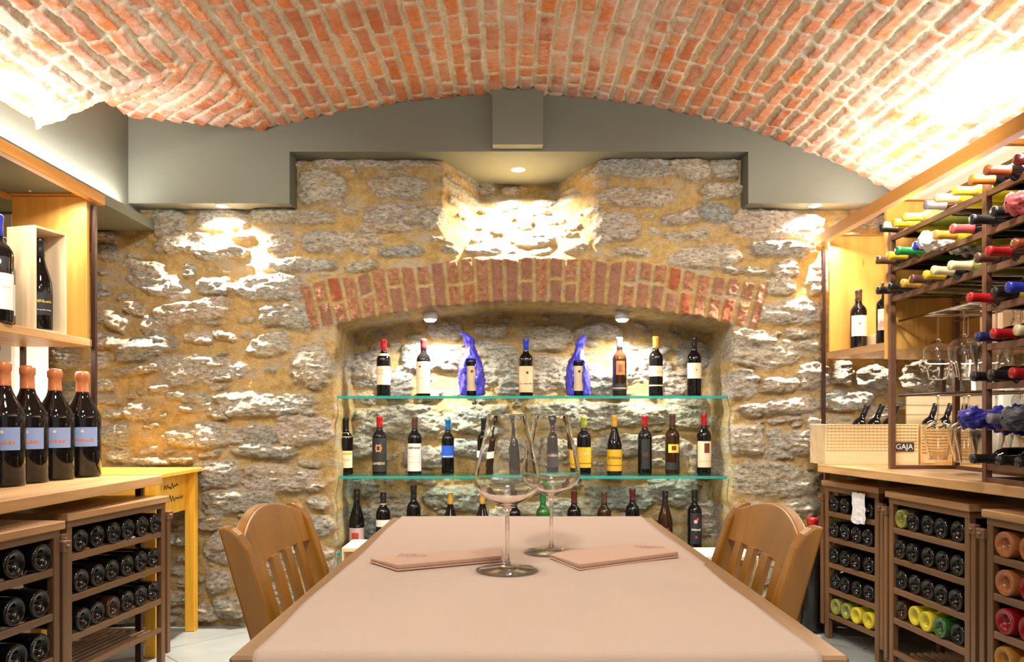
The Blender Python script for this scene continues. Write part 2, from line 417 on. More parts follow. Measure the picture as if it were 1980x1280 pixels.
def make_back_wall():
    dx = .0062
    xs = np.arange(-2.62, 2.62, dx); zs = np.arange(-.02, 2.50, dx)
    X, Z = np.meshgrid(xs, zs)
    wx = X+.018*fbm(X*9, Z*14, 1, 4)+.006*fbm(X*40, Z*40, 5, 2)
    wz = Z+.014*fbm(X*9, Z*14, 8, 4)+.005*fbm(X*40, Z*40, 6, 2)
    # recess of the arched niche
    edge = .02*fbm(X*0+1, Z*9, 21, 3)
    az = niche_arch_z(X)+.008*fbm(X*14, Z*2, 23, 2)
    inn = sst(-.885, -.865, X+edge)*sst(1.125, 1.105, X+edge)*sst(.004, -.004, Z-az)
    rec = (YN-YW)*inn
    # splayed flue recess above the arch
    zt = 2.36; zb = 1.862
    t = np.clip((Z-zb)/(zt-zb), 0, 1)
    xl = -.335-.02*t+.03*fbm(Z*8, X*0, 31, 3); xr = .455+.0*t+.03*fbm(Z*8, X*0+3, 33, 3)
    dl = np.clip((wx-xl)/.17, 0, 1); dr = np.clip((xr-wx)/.19, 0, 1)
    fl = np.minimum(np.minimum(dl, dr), 1)*np.clip(t/.9, 0, 1)**.8*.42
    fl = np.where(Z > zb, fl, 0)
    rec = rec+fl
    inside = inn > .5
    # stones
    mask = np.zeros_like(X); hgt = np.zeros_like(X); rid = np.full_like(X, .5)
    rd = random.Random(11)
    def put(cx, cz, w, h, rot, k=1.0, region=None):
        w *= 1.08; h *= 1.08
        a, b = w/2, h/2; R = max(a, b)*1.25+.02
        i0, i1 = np.searchsorted(zs, [cz-R, cz+R]); j0, j1 = np.searchsorted(xs, [cx-R, cx+R])
        if i1-i0 < 3 or j1-j0 < 3: return
        sl = (slice(i0, i1), slice(j0, j1))
        c, s = math.cos(math.radians(rot)), math.sin(math.radians(rot))
        u = (wx[sl]-cx)*c+(wz[sl]-cz)*s; v = -(wx[sl]-cx)*s+(wz[sl]-cz)*c
        p = rd.uniform(2.2, 4.2); sd = rd.uniform(0, 90)
        v = v*(1+.25*rd.uniform(-1, 1)*u/a)
        r = (np.abs(u/a)**p+np.abs(v/b)**p)**(1/p)+.30*fbm(X[sl]*13+sd, Z[sl]*22, 2, 4, .6)
        m = sst(1.10, .86, r)
        if region is not None: m = m*(inside[sl] == region)
        pr = rd.uniform(.020, .042)*k*min(1, h/.10+.35)
        tilt = rd.uniform(-.25, .35)*v/b+rd.uniform(-.3, .3)*u/a
        hh = m*pr*(1+tilt-.55*np.clip(r, 0, 1)**2)
        up = m > mask[sl]
        rid[sl] = np.where(up & (m > .05), rd.random(), rid[sl]); 
        hgt[sl] = np.where(up, hh, hgt[sl]); mask[sl] = np.maximum(mask[sl], m)
    kW = F/YW; kN = F/YN
    for (px, py, w, h, r) in STONES: put((px-CX)/kW, H+(HY-py)/kW, w/kW, h/kW, r, 1.15, False)
    for (px, py, w, h, r) in NICHE: put((px-CX)/kN, H+(HY-py)/kN, w/kN, h/kN, r, 1.2, True)
    # arch of soldier bricks
    xc = .125; zcr = 1.632; hw = 1.13; s_ = zcr-1.50; R = (1.08**2+s_*s_)/(2*s_); zc0 = zcr-R
    rr = np.hypot(X-xc, Z-zc0); ang = np.arctan2(X-xc, Z-zc0)
    arcl = ang*R; bd = rr-R
    depth = .232+.02*fbm(ang*40, X*0, 44, 2)
    inarch = (bd > -.004) & (bd < depth) & (np.abs(arcl) < hw)
    pitch = .072; ci = np.floor(arcl/pitch); cu = (arcl/pitch-ci)
    rn = lambda a, b=0: _T[(a.astype(int)*37+int(b)*11+5) % 512, (a.astype(int)*13+7) % 512]
    split = (rn(ci, 1) > .45); cut = .45+.15*rn(ci, 2)
    vv = bd/np.maximum(depth, .1)
    wv = .02*fbm(X*40, Z*40, 51, 3)
    bm = sst(.08, .20, cu+wv*2)*sst(.92, .80, cu+wv*2)*sst(.01, .05, vv+wv)*sst(1.0, .95, vv+wv)
    bm = bm*np.where(split, 1-sst(.055, .03, np.abs(vv-cut)+wv), 1)
    bm = np.where(inarch, bm, 0)
    flu = fl > .01
    bm = np.where(flu, bm*0, bm)
    rid = np.where(inarch, rn(ci*2+(split & (vv > cut)), 3), rid)
    mask = np.where(inarch, 0, mask); hgt = np.where(inarch, .004, hgt)
    # filler stones where nothing covers the mortar
    for tr in range(5200):
        cx = rd.uniform(-2.5, 2.5); cz = rd.uniform(.02, 2.45)
        w = rd.uniform(.05, .26)*(1 if tr < 2600 else .5); h = w*rd.uniform(.22, .5)
        i0, i1 = np.searchsorted(zs, [cz-h*.62, cz+h*.62]); j0, j1 = np.searchsorted(xs, [cx-w*.58, cx+w*.58])
        if i1-i0 < 3 or j1-j0 < 3: continue
        if mask[i0:i1, j0:j1].max() > .12 or inarch[i0:i1, j0:j1].any(): continue
        ins = inside[i0:i1, j0:j1]
        if ins.any() and not ins.all(): continue
        put(cx, cz, w, h, rd.uniform(-12, 12), .8)
    # relief
    rough = .015*fbm(X*13, Z*32, 61, 5, .66)+.0045*np.abs(fbm(X*34+2, Z*70, 66, 3, .6))*2
    facet = .022*np.abs(fbm(X*7+.4*Z*20, Z*26, 71, 3))
    mort = .013*fbm(X*10, Z*16, 81, 5, .6)+.004*fbm(X*60, Z*60, 83, 2)
    h = hgt*(1+.0)+mask*(rough*1.5+facet)+(1-mask)*mort+bm*(.016+.004*fbm(X*60, Z*60, 90, 2))
    h = h+.012*fbm(X*2.2, Z*2.2, 95, 2)
    Yv = YW+rec-h
    me = grid_mesh('wall_back', X, Yv, Z, {'stone': mask, 'brick': bm, 'rnd': rid})
    me.materials.append(M['rubble'])
    return struct(link('wall_back', me))
make_back_wall()

# ------------------------------------------------------------------ brick vault
def zmain(x):
    R = np.where(x < .04, 4.6, 3.75); d = x-.04
    return 2.634-(R-np.sqrt(R*R-d*d))

def make_vault():
    dx = .0062
    xs = np.arange(-2.0, 2.36, dx); ys = np.arange(.9, 3.86, dx)
    X, Y = np.meshgrid(xs, ys)
    Z = zmain(X)
    # lunette cut from the left side
    tt = np.clip((X+1.2)/(-.662), 0, 1.05)
    r = .849; dy = np.clip(np.abs(Y-3.73), 0, .68)
    zb = 2.525-(r-np.sqrt(r*r-dy*dy))
    zl = (1-tt)*float(zmain(np.array(-1.2)))+tt*zb
    lun = (X < -1.2) & (Y > 3.05)
    Z = np.where(lun, zl, Z)
    arc = np.where(X < .04, 4.6*np.arcsin((X-.04)/4.6), 3.75*np.arcsin(np.clip((X-.04)/3.75, -1, 1)))
    w1 = .010*fbm(X*5, Y*3, 3, 3)+.004*fbm(X*30, Y*30, 4, 2)
    w2 = .012*fbm(X*5, Y*3, 7, 3)+.004*fbm(X*30, Y*30, 9, 2)
    U = arc+w1; V = Y+w2
    lu = lun | ((X < -1.2+.03) & (Y > 3.05+.0))
    Ur = np.where(lu, (X*.76+Y*.65)+w1, U); Vr = np.where(lu, (-X*.65+Y*.76)+w2, V)
    pu, pv = .0745, .215
    ci = np.floor(Ur/pu); cu = Ur/pu-ci
    hsh = lambda a, b: _T[(a.astype(int)*31+b.astype(int)*7+9) % 512, (a.astype(int)*17+b.astype(int)*29+3) % 512]
    vo = hsh(ci, ci*0)*1.0
    cv_ = Vr/pv+vo+(ci % 2)*.5; cj = np.floor(cv_); cv = cv_-cj
    hb = hsh(ci, cj) > .78                      # half bricks
    cv2 = np.where(hb, (cv*2) % 1, cv); sc = np.where(hb, 2, 1)
    mw = .10+.08*vn(X*3, Y*3, 15)
    ew = .05*fbm(X*50, Y*50, 12, 3)
    bm = sst(mw-.06, mw+.07, cu+ew)*sst(1-mw+.06, 1-mw-.07, cu+ew)
    bm = bm*sst(.02*sc, .07*sc, cv2+ew*.4)*sst(1-.02*sc, 1-.07*sc, cv2+ew*.4)
    rnd = hsh(ci*3+1, cj*2+(hb & (cv > .5)))
    side = sst(.5, 1.1, np.abs(X-.1))
    step = (cu-.5)*.014*side*np.where(X > 0, -1, -1)*np.sign(X+1e-6)
    hgt = bm*(.005+.007*hsh(ci*5, cj*3))+bm*step+.004*fbm(X*40, Y*40, 20, 3)+.006*fbm(X*8, Y*8, 22, 3)
    hgt = hgt-(1-bm)*.004*np.abs(fbm(X*50, Y*20, 25, 3))
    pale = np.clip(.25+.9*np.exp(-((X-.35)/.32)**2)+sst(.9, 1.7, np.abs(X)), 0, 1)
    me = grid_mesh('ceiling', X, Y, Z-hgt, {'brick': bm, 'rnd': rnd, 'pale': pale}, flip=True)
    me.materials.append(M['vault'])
    return struct(link('ceiling', me))
make_vault()

# ------------------------------------------------------------------ plaster bulkhead, soffits, side walls, floor
def sbox(name, mats, *boxes, bev=.0):
    mb = MB()
    for b in boxes: mb.box(*b, bev=bev)
    return struct(build(name, mb, mats))
zlow = 2.0986; zmid = 2.351
sbox('trim_1', 'plaster', (-1.862, -1.074, YB, 4.6, zlow, 2.75), (-1.074, 1.167, YB, 4.6, zmid, 2.75), (1.167, 2.4, YB, 4.6, zlow, 2.75))
sbox('trim_2', 'plaster', (-2.6, -1.862, -.3, 4.6, 2.02, 2.9))
sbox('trim_3', 'plaster', (-1.866, -1.784, -.3, 4.1, 1.992, 2.039), (-2.6, -1.866, -.3, 4.1, 1.992, 2.019))
sbox('trim_4', 'white_plaster', (1.90, 2.6, -.3, YB, 2.03, 2.9))
sbox('trim_5', 'plaster', (-.083, .163, 3.72, YB, 1.05+(HY-279)/F*3.72, 2.75), bev=.003)

def rubble_side(name, x, flip):
    dx = .012
    ys = np.arange(-.3, 4.3, dx); zs = np.arange(0, 2.06, dx)
    Y, Z = np.meshgrid(ys, zs)
    a = fbm(Y*3.2, Z*7, 40 if flip else 60, 4); mask = sst(-.12, .02, a+.2*fbm(Y*12, Z*20, 5, 2))
    hgt = mask*(.03+.02*fbm(Y*16, Z*30, 3, 4))
    rid = vn(Y*2.3, Z*4.5, 9)
    me = grid_mesh(name, np.full_like(Y, x)+(hgt if not flip else -hgt), Y, Z, {'stone': mask, 'brick': mask*0, 'rnd': rid}, flip=not flip)
    me.materials.append(M['rubble'])
    struct(link(name, me))
rubble_side('wall_left', -2.36, False)
rubble_side('wall_right', 2.36, True)
sbox('trim_6', 'white_plaster', (-2.40, -2.27, 3.55, 3.83, 0, 1.99), bev=.01)
sbox('trim_7', 'white_plaster', (2.28, 2.42, 3.60, 3.84, 0, 2.02), bev=.01)

def floor_material():
    m, nt, b = new_mat('floor_tiles')
    v = coords(nt, (1, 1, 1), (0, 0, math.radians(45)))
    br = nd(nt, 'ShaderNodeTexBrick', {'Vector': v, 'Scale': 1.0, 'Mortar Size': .005, 'Brick Width': .9, 'Row Height': .45,
        'Color1': (.23, .24, .225, 1), 'Color2': (.20, .205, .195, 1), 'Mortar': (.11, .11, .10, 1)})
    n = noise(nt, coords(nt, (3, 3, 1)), 3, 6, .6)
    c = mix(nt, ramp(nt, n, [(.3, (0, 0, 0)), (.7, (.5, .5, .5))]), br.outputs[0], (.33, .335, .31))
    nt.links.new(c, b.inputs['Base Color']); b.inputs['Roughness'].default_value = .38
    bump(nt, b, br.outputs['Fac'], .4, -.003)
    return m
M['floor'] = floor_material()
sbox('floor', 'floor', (-2.6, 2.6, -.5, 4.5, -.06, 0))

# ------------------------------------------------------------------ bottles
def prof(kind, R=.0375, Hh=.30):
    if kind == 'bord':
        p = [(.0, .030), (.22*R, .028), (.48*R, .016), (.62*R, .003), (.74*R, .0035), (.84*R, 0), (.95*R, .0015), (R, .008), (R, .185), (.97*R, .197), (.80*R, .212), (.50*R, .224), (.40*R, .235), (.385*R, .262), (.40*R, .284), (.43*R, .287), (.43*R, .295), (.38*R, .298), (0, .298)]
    elif kind == 'burg':
        p = [(.0, .012), (.5*R, .010), (.85*R, .002), (.97*R, 0), (1.06*R, .006), (1.06*R, .135), (1.0*R, .155), (.80*R, .183), (.55*R, .212), (.41*R, .235), (.37*R, .262), (.37*R, .283), (.42*R, .286), (.42*R, .294), (.38*R, .297), (0, .297)]
    elif kind == 'mag':      # broad magnum with sloping shoulders
        p = [(.0, .012), (.5*R, .010), (.85*R, .002), (.96*R, 0), (R, .005), (R, .165), (.97*R, .175), (.84*R, .190), (.62*R, .208), (.43*R, .226), (.33*R, .243), (.31*R, .262), (.31*R, .274), (.36*R, .277), (.37*R, .291), (.31*R, .298), (0, .299)]
    k = Hh/.30
    return [(r, z*k) for r, z in p]
def radius_at(pf, z):
    for (r0, z0), (r1, z1) in zip(pf, pf[1:]):
        if z0 <= z <= z1 and z1 > z0: return r0+(r1-r0)*(z-z0)/(z1-z0)
    return pf[-1][0]
_cache = {}
def bottle_mesh(kind, R, Hh, glass, seg):
    k = ('b', kind, R, Hh, glass, seg)
    if k not in _cache:
        mb = MB(); mb.lathe(prof(kind, R, Hh), seg); _cache[k] = mb.mesh('bottle_glass', [glass])
    return _cache[k]
def cap_mesh(kind, R, Hh, cap, seg, frac=.80):
    k = ('c', kind, R, Hh, cap, seg, frac)
    if k not in _cache:
        pf = prof(kind, R, Hh); z0 = frac*Hh
        pts = [(radius_at(pf, z0)+.0003, z0), (radius_at(pf, z0)+.0012, z0+.0005)]
        for r, z in pf:
            if z > z0+.002 and r > 0: pts.append((r+.0012, z if z < .96*Hh else z+.0010))
        pts.append((0, Hh*1.0+.001))
        mb = MB(); mb.lathe(pts, seg); _cache[k] = mb.mesh('capsule', [cap])
    return _cache[k]
def label_mesh(kind, R, Hh, spec, seed):
    """spec: list of (z0,z1,mat,ang,[marks]) ; marks: (a0,a1,v0,v1,mat)"""
    k = ('l', kind, R, Hh, str(spec))
    if k not in _cache:
        mb = MB(); mats = []; pf = prof(kind, R, Hh)
        def mi(m):
            if m not in mats: mats.append(m)
            return mats.index(m)
        def patch(a0, a1, z0, z1, m, off, n=14):
            vs = []; n = max(3, int(n*(a1-a0)/PI)+2)
            for i in range(n+1):
                a = -PI/2+a0+(a1-a0)*i/n
                for z in (z0, z1):
                    r = radius_at(pf, z)+off; vs.append((r*math.cos(a), r*math.sin(a), z))
            mb.add(vs, [(2*i, 2*i+2, 2*i+3, 2*i+1) for i in range(n)], mi(m), True)
        rd = random.Random(seed)
        for (z0, z1, m, ang, marks) in spec:
            z0 *= Hh; z1 *= Hh
            patch(-ang, ang, z0, z1, m, .0007)
            for mk in marks:
                if mk[0] == 'disc':
                    _, ca, cv, rr, mm = mk; cz = z0+(z1-z0)*cv; ro = R+.0014; vs = [(ro*math.cos(-PI/2+ca*ang), ro*math.sin(-PI/2+ca*ang), cz)]
                    for j in range(12):
                        t = 2*PI*j/12; a = -PI/2+ca*ang+rr*math.cos(t)/R; vs.append((ro*math.cos(a), ro*math.sin(a), cz+rr*math.sin(t)))
                    mb.add(vs, [(0, 1+j, 1+(j+1) % 12) for j in range(12)], mi(mm))
                elif mk[0] == 'text':
                    _, v0, v1, mm = mk
                    a = -ang*.7
                    while a < ang*.7:
                        wd = rd.uniform(.05, .12)
                        patch(a, a+wd, z0+(z1-z0)*(v0+rd.uniform(0, .02)), z0+(z1-z0)*(v1-rd.uniform(0, (v1-v0)*.4)), mm, .0013, 4); a += wd+rd.uniform(.03, .08)
                else:
                    a0, a1, v0, v1, mm = mk
                    patch(a0*ang, a1*ang, z0+(z1-z0)*v0, z0+(z1-z0)*v1, mm, .0012)
        _cache[k] = mb.mesh('label', mats)
    return _cache[k]

def bottle(label, loc, rot=(0, 0, 0), kind='bord', R=.0375, Hh=.30, glass='black_glass', cap='cap_black', spec=None, seg=22, group=None, name='wine_bottle', capfrac=.80, caplabel=None, cat='bottle'):
    o = link(name, bottle_mesh(kind, R, Hh, glass, seg), None, loc, rot)
    tag(o, label, cat, group)
    if cap:
        c = link('capsule', cap_mesh(kind, R, Hh, cap, seg, capfrac), o)
        if caplabel: c['label'] = caplabel
    for sp in (spec or []): link('label', label_mesh(kind, R, Hh, [sp], len(label)), o)
    return o

# ------------------------------------------------------------------ glass shelves in the niche
ZS = [1.163, .752, .358]
for z, w in zip(ZS, ('topmost', 'middle', 'lowest')):
    t = thing('glass_shelf', f'green-edged clear glass shelf across the stone niche, the {w} of three', 'shelf', (0, 0, z), 0, 'glass shelves in the niche')
    mb = MB(); mb.box(-.90, 1.115, 3.985, 4.27, -.012, 0); build('pane', mb, 'shelf_glass', t)
    mb = MB(); mb.box(-.90, 1.115, 3.973, 3.985, -.014, 0); build('edge', mb, 'shelf_edge', t)
    mb = MB()
    for x in (-.2, .4, .04):
        mb.box(x-.008, x+.008, 4.27, 4.30, -.03, -.011)
    build('bracket', mb, 'chrome', t)

YS = 4.10
def sb(px, row, desc, kind='bord', cap='black', spec=None, glass='black_glass', hgt=None, R=.0375):
    x = (px-CX)/F*YS; base = ZS[row]
    top_py = hgt
    Hh = ((HY-top_py)/F*YS+H)-base if top_py else .30
    return bottle(desc, (x, YS, base), (0, 0, random.uniform(-.1, .1)), kind, R, round(Hh, 3), glass, 'cap_'+cap if cap else None, spec, 26, ('bottles on the top glass shelf', 'bottles on the middle glass shelf', 'bottles on the lowest glass shelf')[row])
W = lambda z0, z1, m, marks=(), ang=1.35: (z0, z1, 'lab_'+m, ang, list(marks))
sb(742, 0, 'dark bottle with red capsule and cream label, leftmost on the top glass shelf', cap='red', spec=[W(.20, .52, 'cream', [(-.9, .9, .55, .62, 'lab_tan'), ('text', .7, .85, 'lab_tan')]), W(.70, .74, 'cream')], hgt=655)
sb(819, 0, 'dark bottle with tall cream label left of the left blue wrapped bottle', cap='maroon', spec=[W(.05, .60, 'cream', [('disc', -.25, .84, .006, 'lab_ink'), ('text', .45, .5, 'lab_tan')])], hgt=655)
sb(1017, 0, 'dark bottle with blue capsule and tan label between the two blue wrapped bottles', cap='blue', spec=[W(.07, .52, 'tan', [('disc', .1, .75, .007, 'lab_ink'), ('text', .3, .36, 'lab_brown')])], hgt=655)
sb(1198, 0, 'bottle with grey capsule and orange square on dark label, top glass shelf', cap='grey', glass='brown_glass', spec=[W(.10, .68, 'black', [(-.4, .55, .45, .85, 'lab_orange'), (-.2, .3, .52, .75, 'lab_brown'), (-1, 1, .05, .08, 'lab_tan')])], hgt=652)
sb(1268, 0, 'bottle with orange-yellow capsule and cream label, top glass shelf', cap='gold', spec=[W(.33, .50, 'cream', [('text', .3, .6, 'lab_tan')]), W(.17, .19, 'cream')], hgt=650)
sb(1342, 0, 'bottle with black capsule and cream label, rightmost on the top glass shelf', cap='black', spec=[W(.30, .56, 'cream', [('disc', .1, .55, .005, 'lab_orange')])], hgt=652)
sb(669, 1, 'black bottle with gold neck band and cream label, leftmost on middle glass shelf', cap='black', spec=[W(.12, .42, 'cream', [(-.9, .9, .78, .88, 'lab_mustard'), ('text', .4, .6, 'lab_tan')]), W(.66, .74, 'tan')], hgt=808)
sb(734, 1, 'bottle with bright red capsule and gold ring emblem on middle glass shelf', cap='red', spec=[W(.05, .62, 'black', [('disc', 0, .70, .017, 'lab_tan'), ('disc', 0, .70, .012, 'lab_black'), (-.28, -.12, .58, .82, 'lab_orange'), (.1, .26, .58, .82, 'lab_orange'), ('text', .2, .3, 'lab_tan')])], hgt=804)
sb(802, 1, 'bottle with brown capsule and tall white label on middle glass shelf', cap='brown', spec=[W(.06, .54, 'white', [('text', .8, .9, 'lab_ink'), ('text', .5, .54, 'lab_tan'), ('text', .3, .34, 'lab_tan')])], hgt=806)
sb(866, 1, 'slim bottle with blue capsule and blue label on middle glass shelf', cap='cyan', spec=[W(.30, .52, 'blue', [('text', .05, .2, 'lab_white')])], hgt=810, R=.033)
sb(935, 1, 'black bottle with white label seen through the nearer wine glass', cap='black', spec=[W(.30, .42, 'white')], hgt=808, R=.034)
sb(998, 1, 'dark bottle seen between the two wine glasses on middle glass shelf', cap='black', hgt=812, kind='burg', R=.034)
sb(1069, 1, 'dark bottle with grey label seen through the farther wine glass', cap='brown', spec=[W(.12, .38, 'black', [('text', .7, .9, 'lab_pink')])], hgt=803)
sb(1129, 1, 'bottle with olive capsule and mustard label beside the farther wine glass', cap='olive', spec=[W(.12, .47, 'mustard', [('text', .6, .75, 'lab_tan'), (-1, 1, .2, .23, 'lab_brown')])], hgt=805)
sb(1188, 1, 'sloping-shouldered bottle with gold capsule and mustard label on middle shelf', kind='burg', cap='gold', spec=[W(.06, .42, 'mustard', [('text', .55, .7, 'lab_brown'), (-1, 1, .25, .28, 'lab_brown')])], hgt=802)
sb(1247, 1, 'unlabelled black bottle with thick red wax cap on middle glass shelf', cap='red', spec=[W(.1, .6, 'black', [('text', .4, .6, 'lab_brown')], .6)], hgt=803)
sb(1300, 1, 'dark bottle with small yellow patch on black label, second from right on middle shelf', cap='brown', glass='brown_glass', spec=[W(.36, .50, 'yellow', [(-.4, .4, .3, .8, 'lab_brown')], .8), W(.08, .20, 'black')], hgt=800)
sb(1361, 1, 'bottle with red capsule and cream label with brown square, rightmost on middle shelf', cap='red', spec=[W(.12, .55, 'cream', [(-.2, .38, .55, .92, 'lab_brown'), ('text', .2, .26, 'lab_tan')])], hgt=800)
sb(690, 2, 'black sloping bottle with pink label, leftmost on the lowest glass shelf', kind='burg', cap='black', spec=[W(.10, .36, 'pink', [(-.4, .3, .3, .7, 'lab_red')])], hgt=945)
sb(741, 2, 'bottle with gold neck band and white label on the lowest glass shelf', cap='black', spec=[W(.40, .52, 'white'), W(.78, .88, 'tan')], hgt=951)
sb(800, 2, 'tall black-capped bottle third from left on the lowest glass shelf', cap='black', hgt=938)
sb(871, 2, 'sloping bottle with gold capsule, left one of two alike on lowest shelf', kind='burg', cap='gold', hgt=953)
sb(933, 2, 'sloping bottle with gold capsule, right one of two alike on lowest shelf', kind='burg', cap='gold', hgt=952)
sb(994, 2, 'bottle with brown capsule just right of the nearer glass stem on lowest shelf', cap='brown', hgt=955)
sb(1050, 2, 'bottle with dark green capsule just left of the farther glass stem', cap='green', glass='green_glass', hgt=952)
sb(1110, 2, 'bottle with maroon capsule on lowest shelf, right of the farther glass stem', cap='maroon', hgt=950)
sb(1168, 2, 'bottle with dark brown capsule fourth from right on the lowest glass shelf', cap='brown', glass='brown_glass', hgt=951)
sb(1223, 2, 'bottle with deep red capsule third from right on the lowest glass shelf', cap='maroon', hgt=944)
sb(1286, 2, 'sloping black bottle second from right on the lowest glass shelf', kind='burg', cap='black', glass='brown_glass', hgt=948)
sb(1343, 2, 'black bottle with red and white emblem, rightmost on the lowest glass shelf', cap='black', spec=[W(.1, .62, 'black', [('disc', -.1, .72, .010, 'lab_pink'), ('disc', .2, .8, .007, 'lab_red'), ('disc', 0, .22, .007, 'lab_red'), ('text', .42, .5, 'lab_white')], .9)], hgt=947)

def wrapped(px, label, w, top, seed, lean):
    x = (px-CX)/F*YS; z = ZS[0]; Ht = (HY-top)/F*YS+H-z
    t = thing('wrapped_bottle', label, 'bottle', (x, YS, z), 0, 'blue wrapped bottles')
    rd = random.Random(seed)
    pf = [(.0, .001), (w*.86, .001), (w, .012), (w*1.02, .08), (w*.98, .14), (w*.80, .18), (w*.52, .215), (w*.36, .245), (w*.34, .262), (w*.44, .275), (w*.40, .295), (w*.22, .32), (.002, .325)]
    k = Ht/.325; pf = [(r, zz*k) for r, zz in pf]
    ph = [rd.uniform(0, 6) for _ in range(6)]
    mb = MB(); n = 48; rows = []
    for i in range(60):
        zz = Ht*i/59; rows.append((max(radius_at(pf, zz), .001), zz))
    mb.lathe(rows, n, 0, None, False, lambda a, zz: 1+.07*math.sin(3*a+ph[0]+zz*18)+.07*math.sin(7*a+ph[1]-zz*48)+.05*math.sin(13*a+ph[2]+zz*95)+.03*math.sin(19*a-zz*160))
    me = mb.mesh('tissue_wrap', ['tissue'])
    for v in me.vertices:
        s = max(0, v.co.z/Ht-.55); v.co.x += lean*(s*s*.16 if s < .36 else .0207+(s-.36)*.5)
    # open the front: push wrap back where the label shows
    for v in me.vertices:
        if abs(v.co.x+.002) < .026 and v.co.y < 0 and .004 < v.co.z < .56*Ht: v.co.y += .038
    link('tissue_wrap', me, t)
    mb = MB(); R = .034
    mb.lathe(prof('bord', R, .29*min(1, k))[1:12], 24); b = build('bottle_glass', mb, 'black_glass', t)
    link('label', label_mesh('bord', R, .29, [W(.10, .55, 'tan', [('disc', .1, .78, .007, 'lab_ink'), ('text', .3, .36, 'lab_tan')], .85)], 3), b)
wrapped(912, 'bottle wrapped in blue tissue with curled tip, left of the two wrapped ones', .064, 641, 4, -.9)
wrapped(1118, 'bottle wrapped in bright blue tissue with ruffled tip, right of the two wrapped ones', .060, 647, 9, .6)

# ------------------------------------------------------------------ lamps
def spotlamp(label, px, py, Y, z, power, spot=1.9, blend=.9, tgt=(0, .02, -1), r=.03, rad=.02, col=(1, .93, .82)):
    x = (px-CX)/F*Y
    t = thing('recessed_spotlight', label, 'lamp', (x, Y, z), 0, 'recessed spotlights in the plaster')
    mb = MB(); mb.lathe([(r*.8, .0), (r*.82, -.004), (r*1.15, -.004), (r*1.2, .0)], 24); build('trim_ring', mb, 'lamp_white', t)
    mb = MB(); mb.lathe([(0, -.0085), (r*.45, -.0078), (r*.72, -.0045), (r*.79, .0)], 24); build('lens', mb, 'led', t)
    l = bpy.data.lights.new('spot', 'SPOT'); l.energy = power; l.spot_size = spot; l.spot_blend = blend; l.shadow_soft_size = rad; l.color = col
    o = bpy.data.objects.new('spot_light', l); C.objects.link(o); o.location = (x, Y, z-.012)
    o.rotation_euler = Vector(tgt).to_track_quat('-Z', 'Y').to_euler()
    return t
spotlamp('small round downlight glowing under the left low part of the plaster bulkhead', 430, 397, 3.83, zlow, 380, 2.3, tgt=(0, .10, -1))
spotlamp('small round downlight glowing under the right low part of the plaster bulkhead', 1575, 404, 3.83, zlow, 380, 2.3, tgt=(0, .10, -1))
spotlamp('round downlight glowing above the stone flue recess in the middle', 1002, 327, 4.06, zmid, 210, 2.5, r=.036, tgt=(0, .05, -1))
def puck(label, px, py, Y, power):
    x, _, z = P(px, py, Y)
    t = thing('puck_lamp', label, 'lamp', (x, Y, z), 0, 'cylinder lamps under the brick arch')
    mb = MB(); mb.lathe([(0, .042), (.034, .042), (.038, .036), (.038, .0), (.034, -.003), (.033, .001), (0, .001)], 24); build('housing', mb, 'lamp_white', t)
    mb = MB(); mb.lathe([(0, -.016), (.020, -.014), (.030, -.007), (.0325, .0)], 20); build('diffuser', mb, 'led', t)
    l = bpy.data.lights.new('puck', 'SPOT'); l.energy = power; l.spot_size = 2.6; l.spot_blend = 1; l.shadow_soft_size = .03; l.color = (1, .95, .88)
    o = bpy.data.objects.new('puck_light', l); C.objects.link(o); o.location = (x, Y, z-.022); o.rotation_euler = (math.radians(8), 0, 0)
puck('small cylinder lamp lit under the left half of the brick arch', 832, 617, 4.06, 95)
puck('small cylinder lamp lit under the right half of the brick arch', 1203, 617, 4.06, 95)

def area(name, loc, rot, sx, sy, e, col=(1, .9, .75)):
    l = bpy.data.lights.new(name, 'AREA'); l.shape = 'RECTANGLE'; l.size = sx; l.size_y = sy; l.energy = e; l.color = col
    o = bpy.data.objects.new(name, l); C.objects.link(o); o.location = loc; o.rotation_euler = rot
    return o
# concealed LED coves on both sides, washing up the vault
area('cove_left', (-1.825, 2.0, 2.046), (PI, 0, 0), .05, 3.4, 38, (1, .96, .90))
area('cove_right', (1.70, 2.0, 2.0), (PI, math.radians(-18), 0), .10, 3.4, 33, (1, .96, .90))
# LED strips behind the shelf beams
area('strip_left', (-1.84, 2.55, 1.955), (0, math.radians(-15), 0), .03, 1.3, 13, (1, .93, .8))
area('strip_right', (1.60, 2.9, 1.885), (0, math.radians(12), 0), .03, 1.7, 15, (1, .93, .8))
# unseen fill spots added overhead, out of view, to brighten the back wall
def flood(loc, tgt, e, size, col=(1, .94, .85)):
    l = bpy.data.lights.new('fill_spot', 'SPOT'); l.energy = e; l.spot_size = size; l.spot_blend = .8; l.shadow_soft_size = .08; l.color = col
    o = bpy.data.objects.new('fill_spot', l); C.objects.link(o); o.location = loc
    o.rotation_euler = (Vector(tgt)-Vector(loc)).to_track_quat('-Z', 'Y').to_euler()
flood((-1.0, 2.15, 2.40), (-1.45, 3.9, .95), 105, 1.7)
flood((1.0, 2.15, 2.36), (1.45, 3.9, .95), 105, 1.7)
flood((.1, 2.1, 2.46), (.1, 3.9, .9), 85, 1.5)
flood((0, .3, 2.5), (0, 3.9, 1.1), 90, 1.2)
area('fill_area', (0, 1.35, 2.5), (0, 0, 0), .3, .3, 13, (1, .94, .86))  # two unseen overhead fills added to brighten the table and chairs
area('fill_area', (0, .2, 2.5), (math.radians(20), 0, 0), .4, .4, 20, (1, .94, .86))
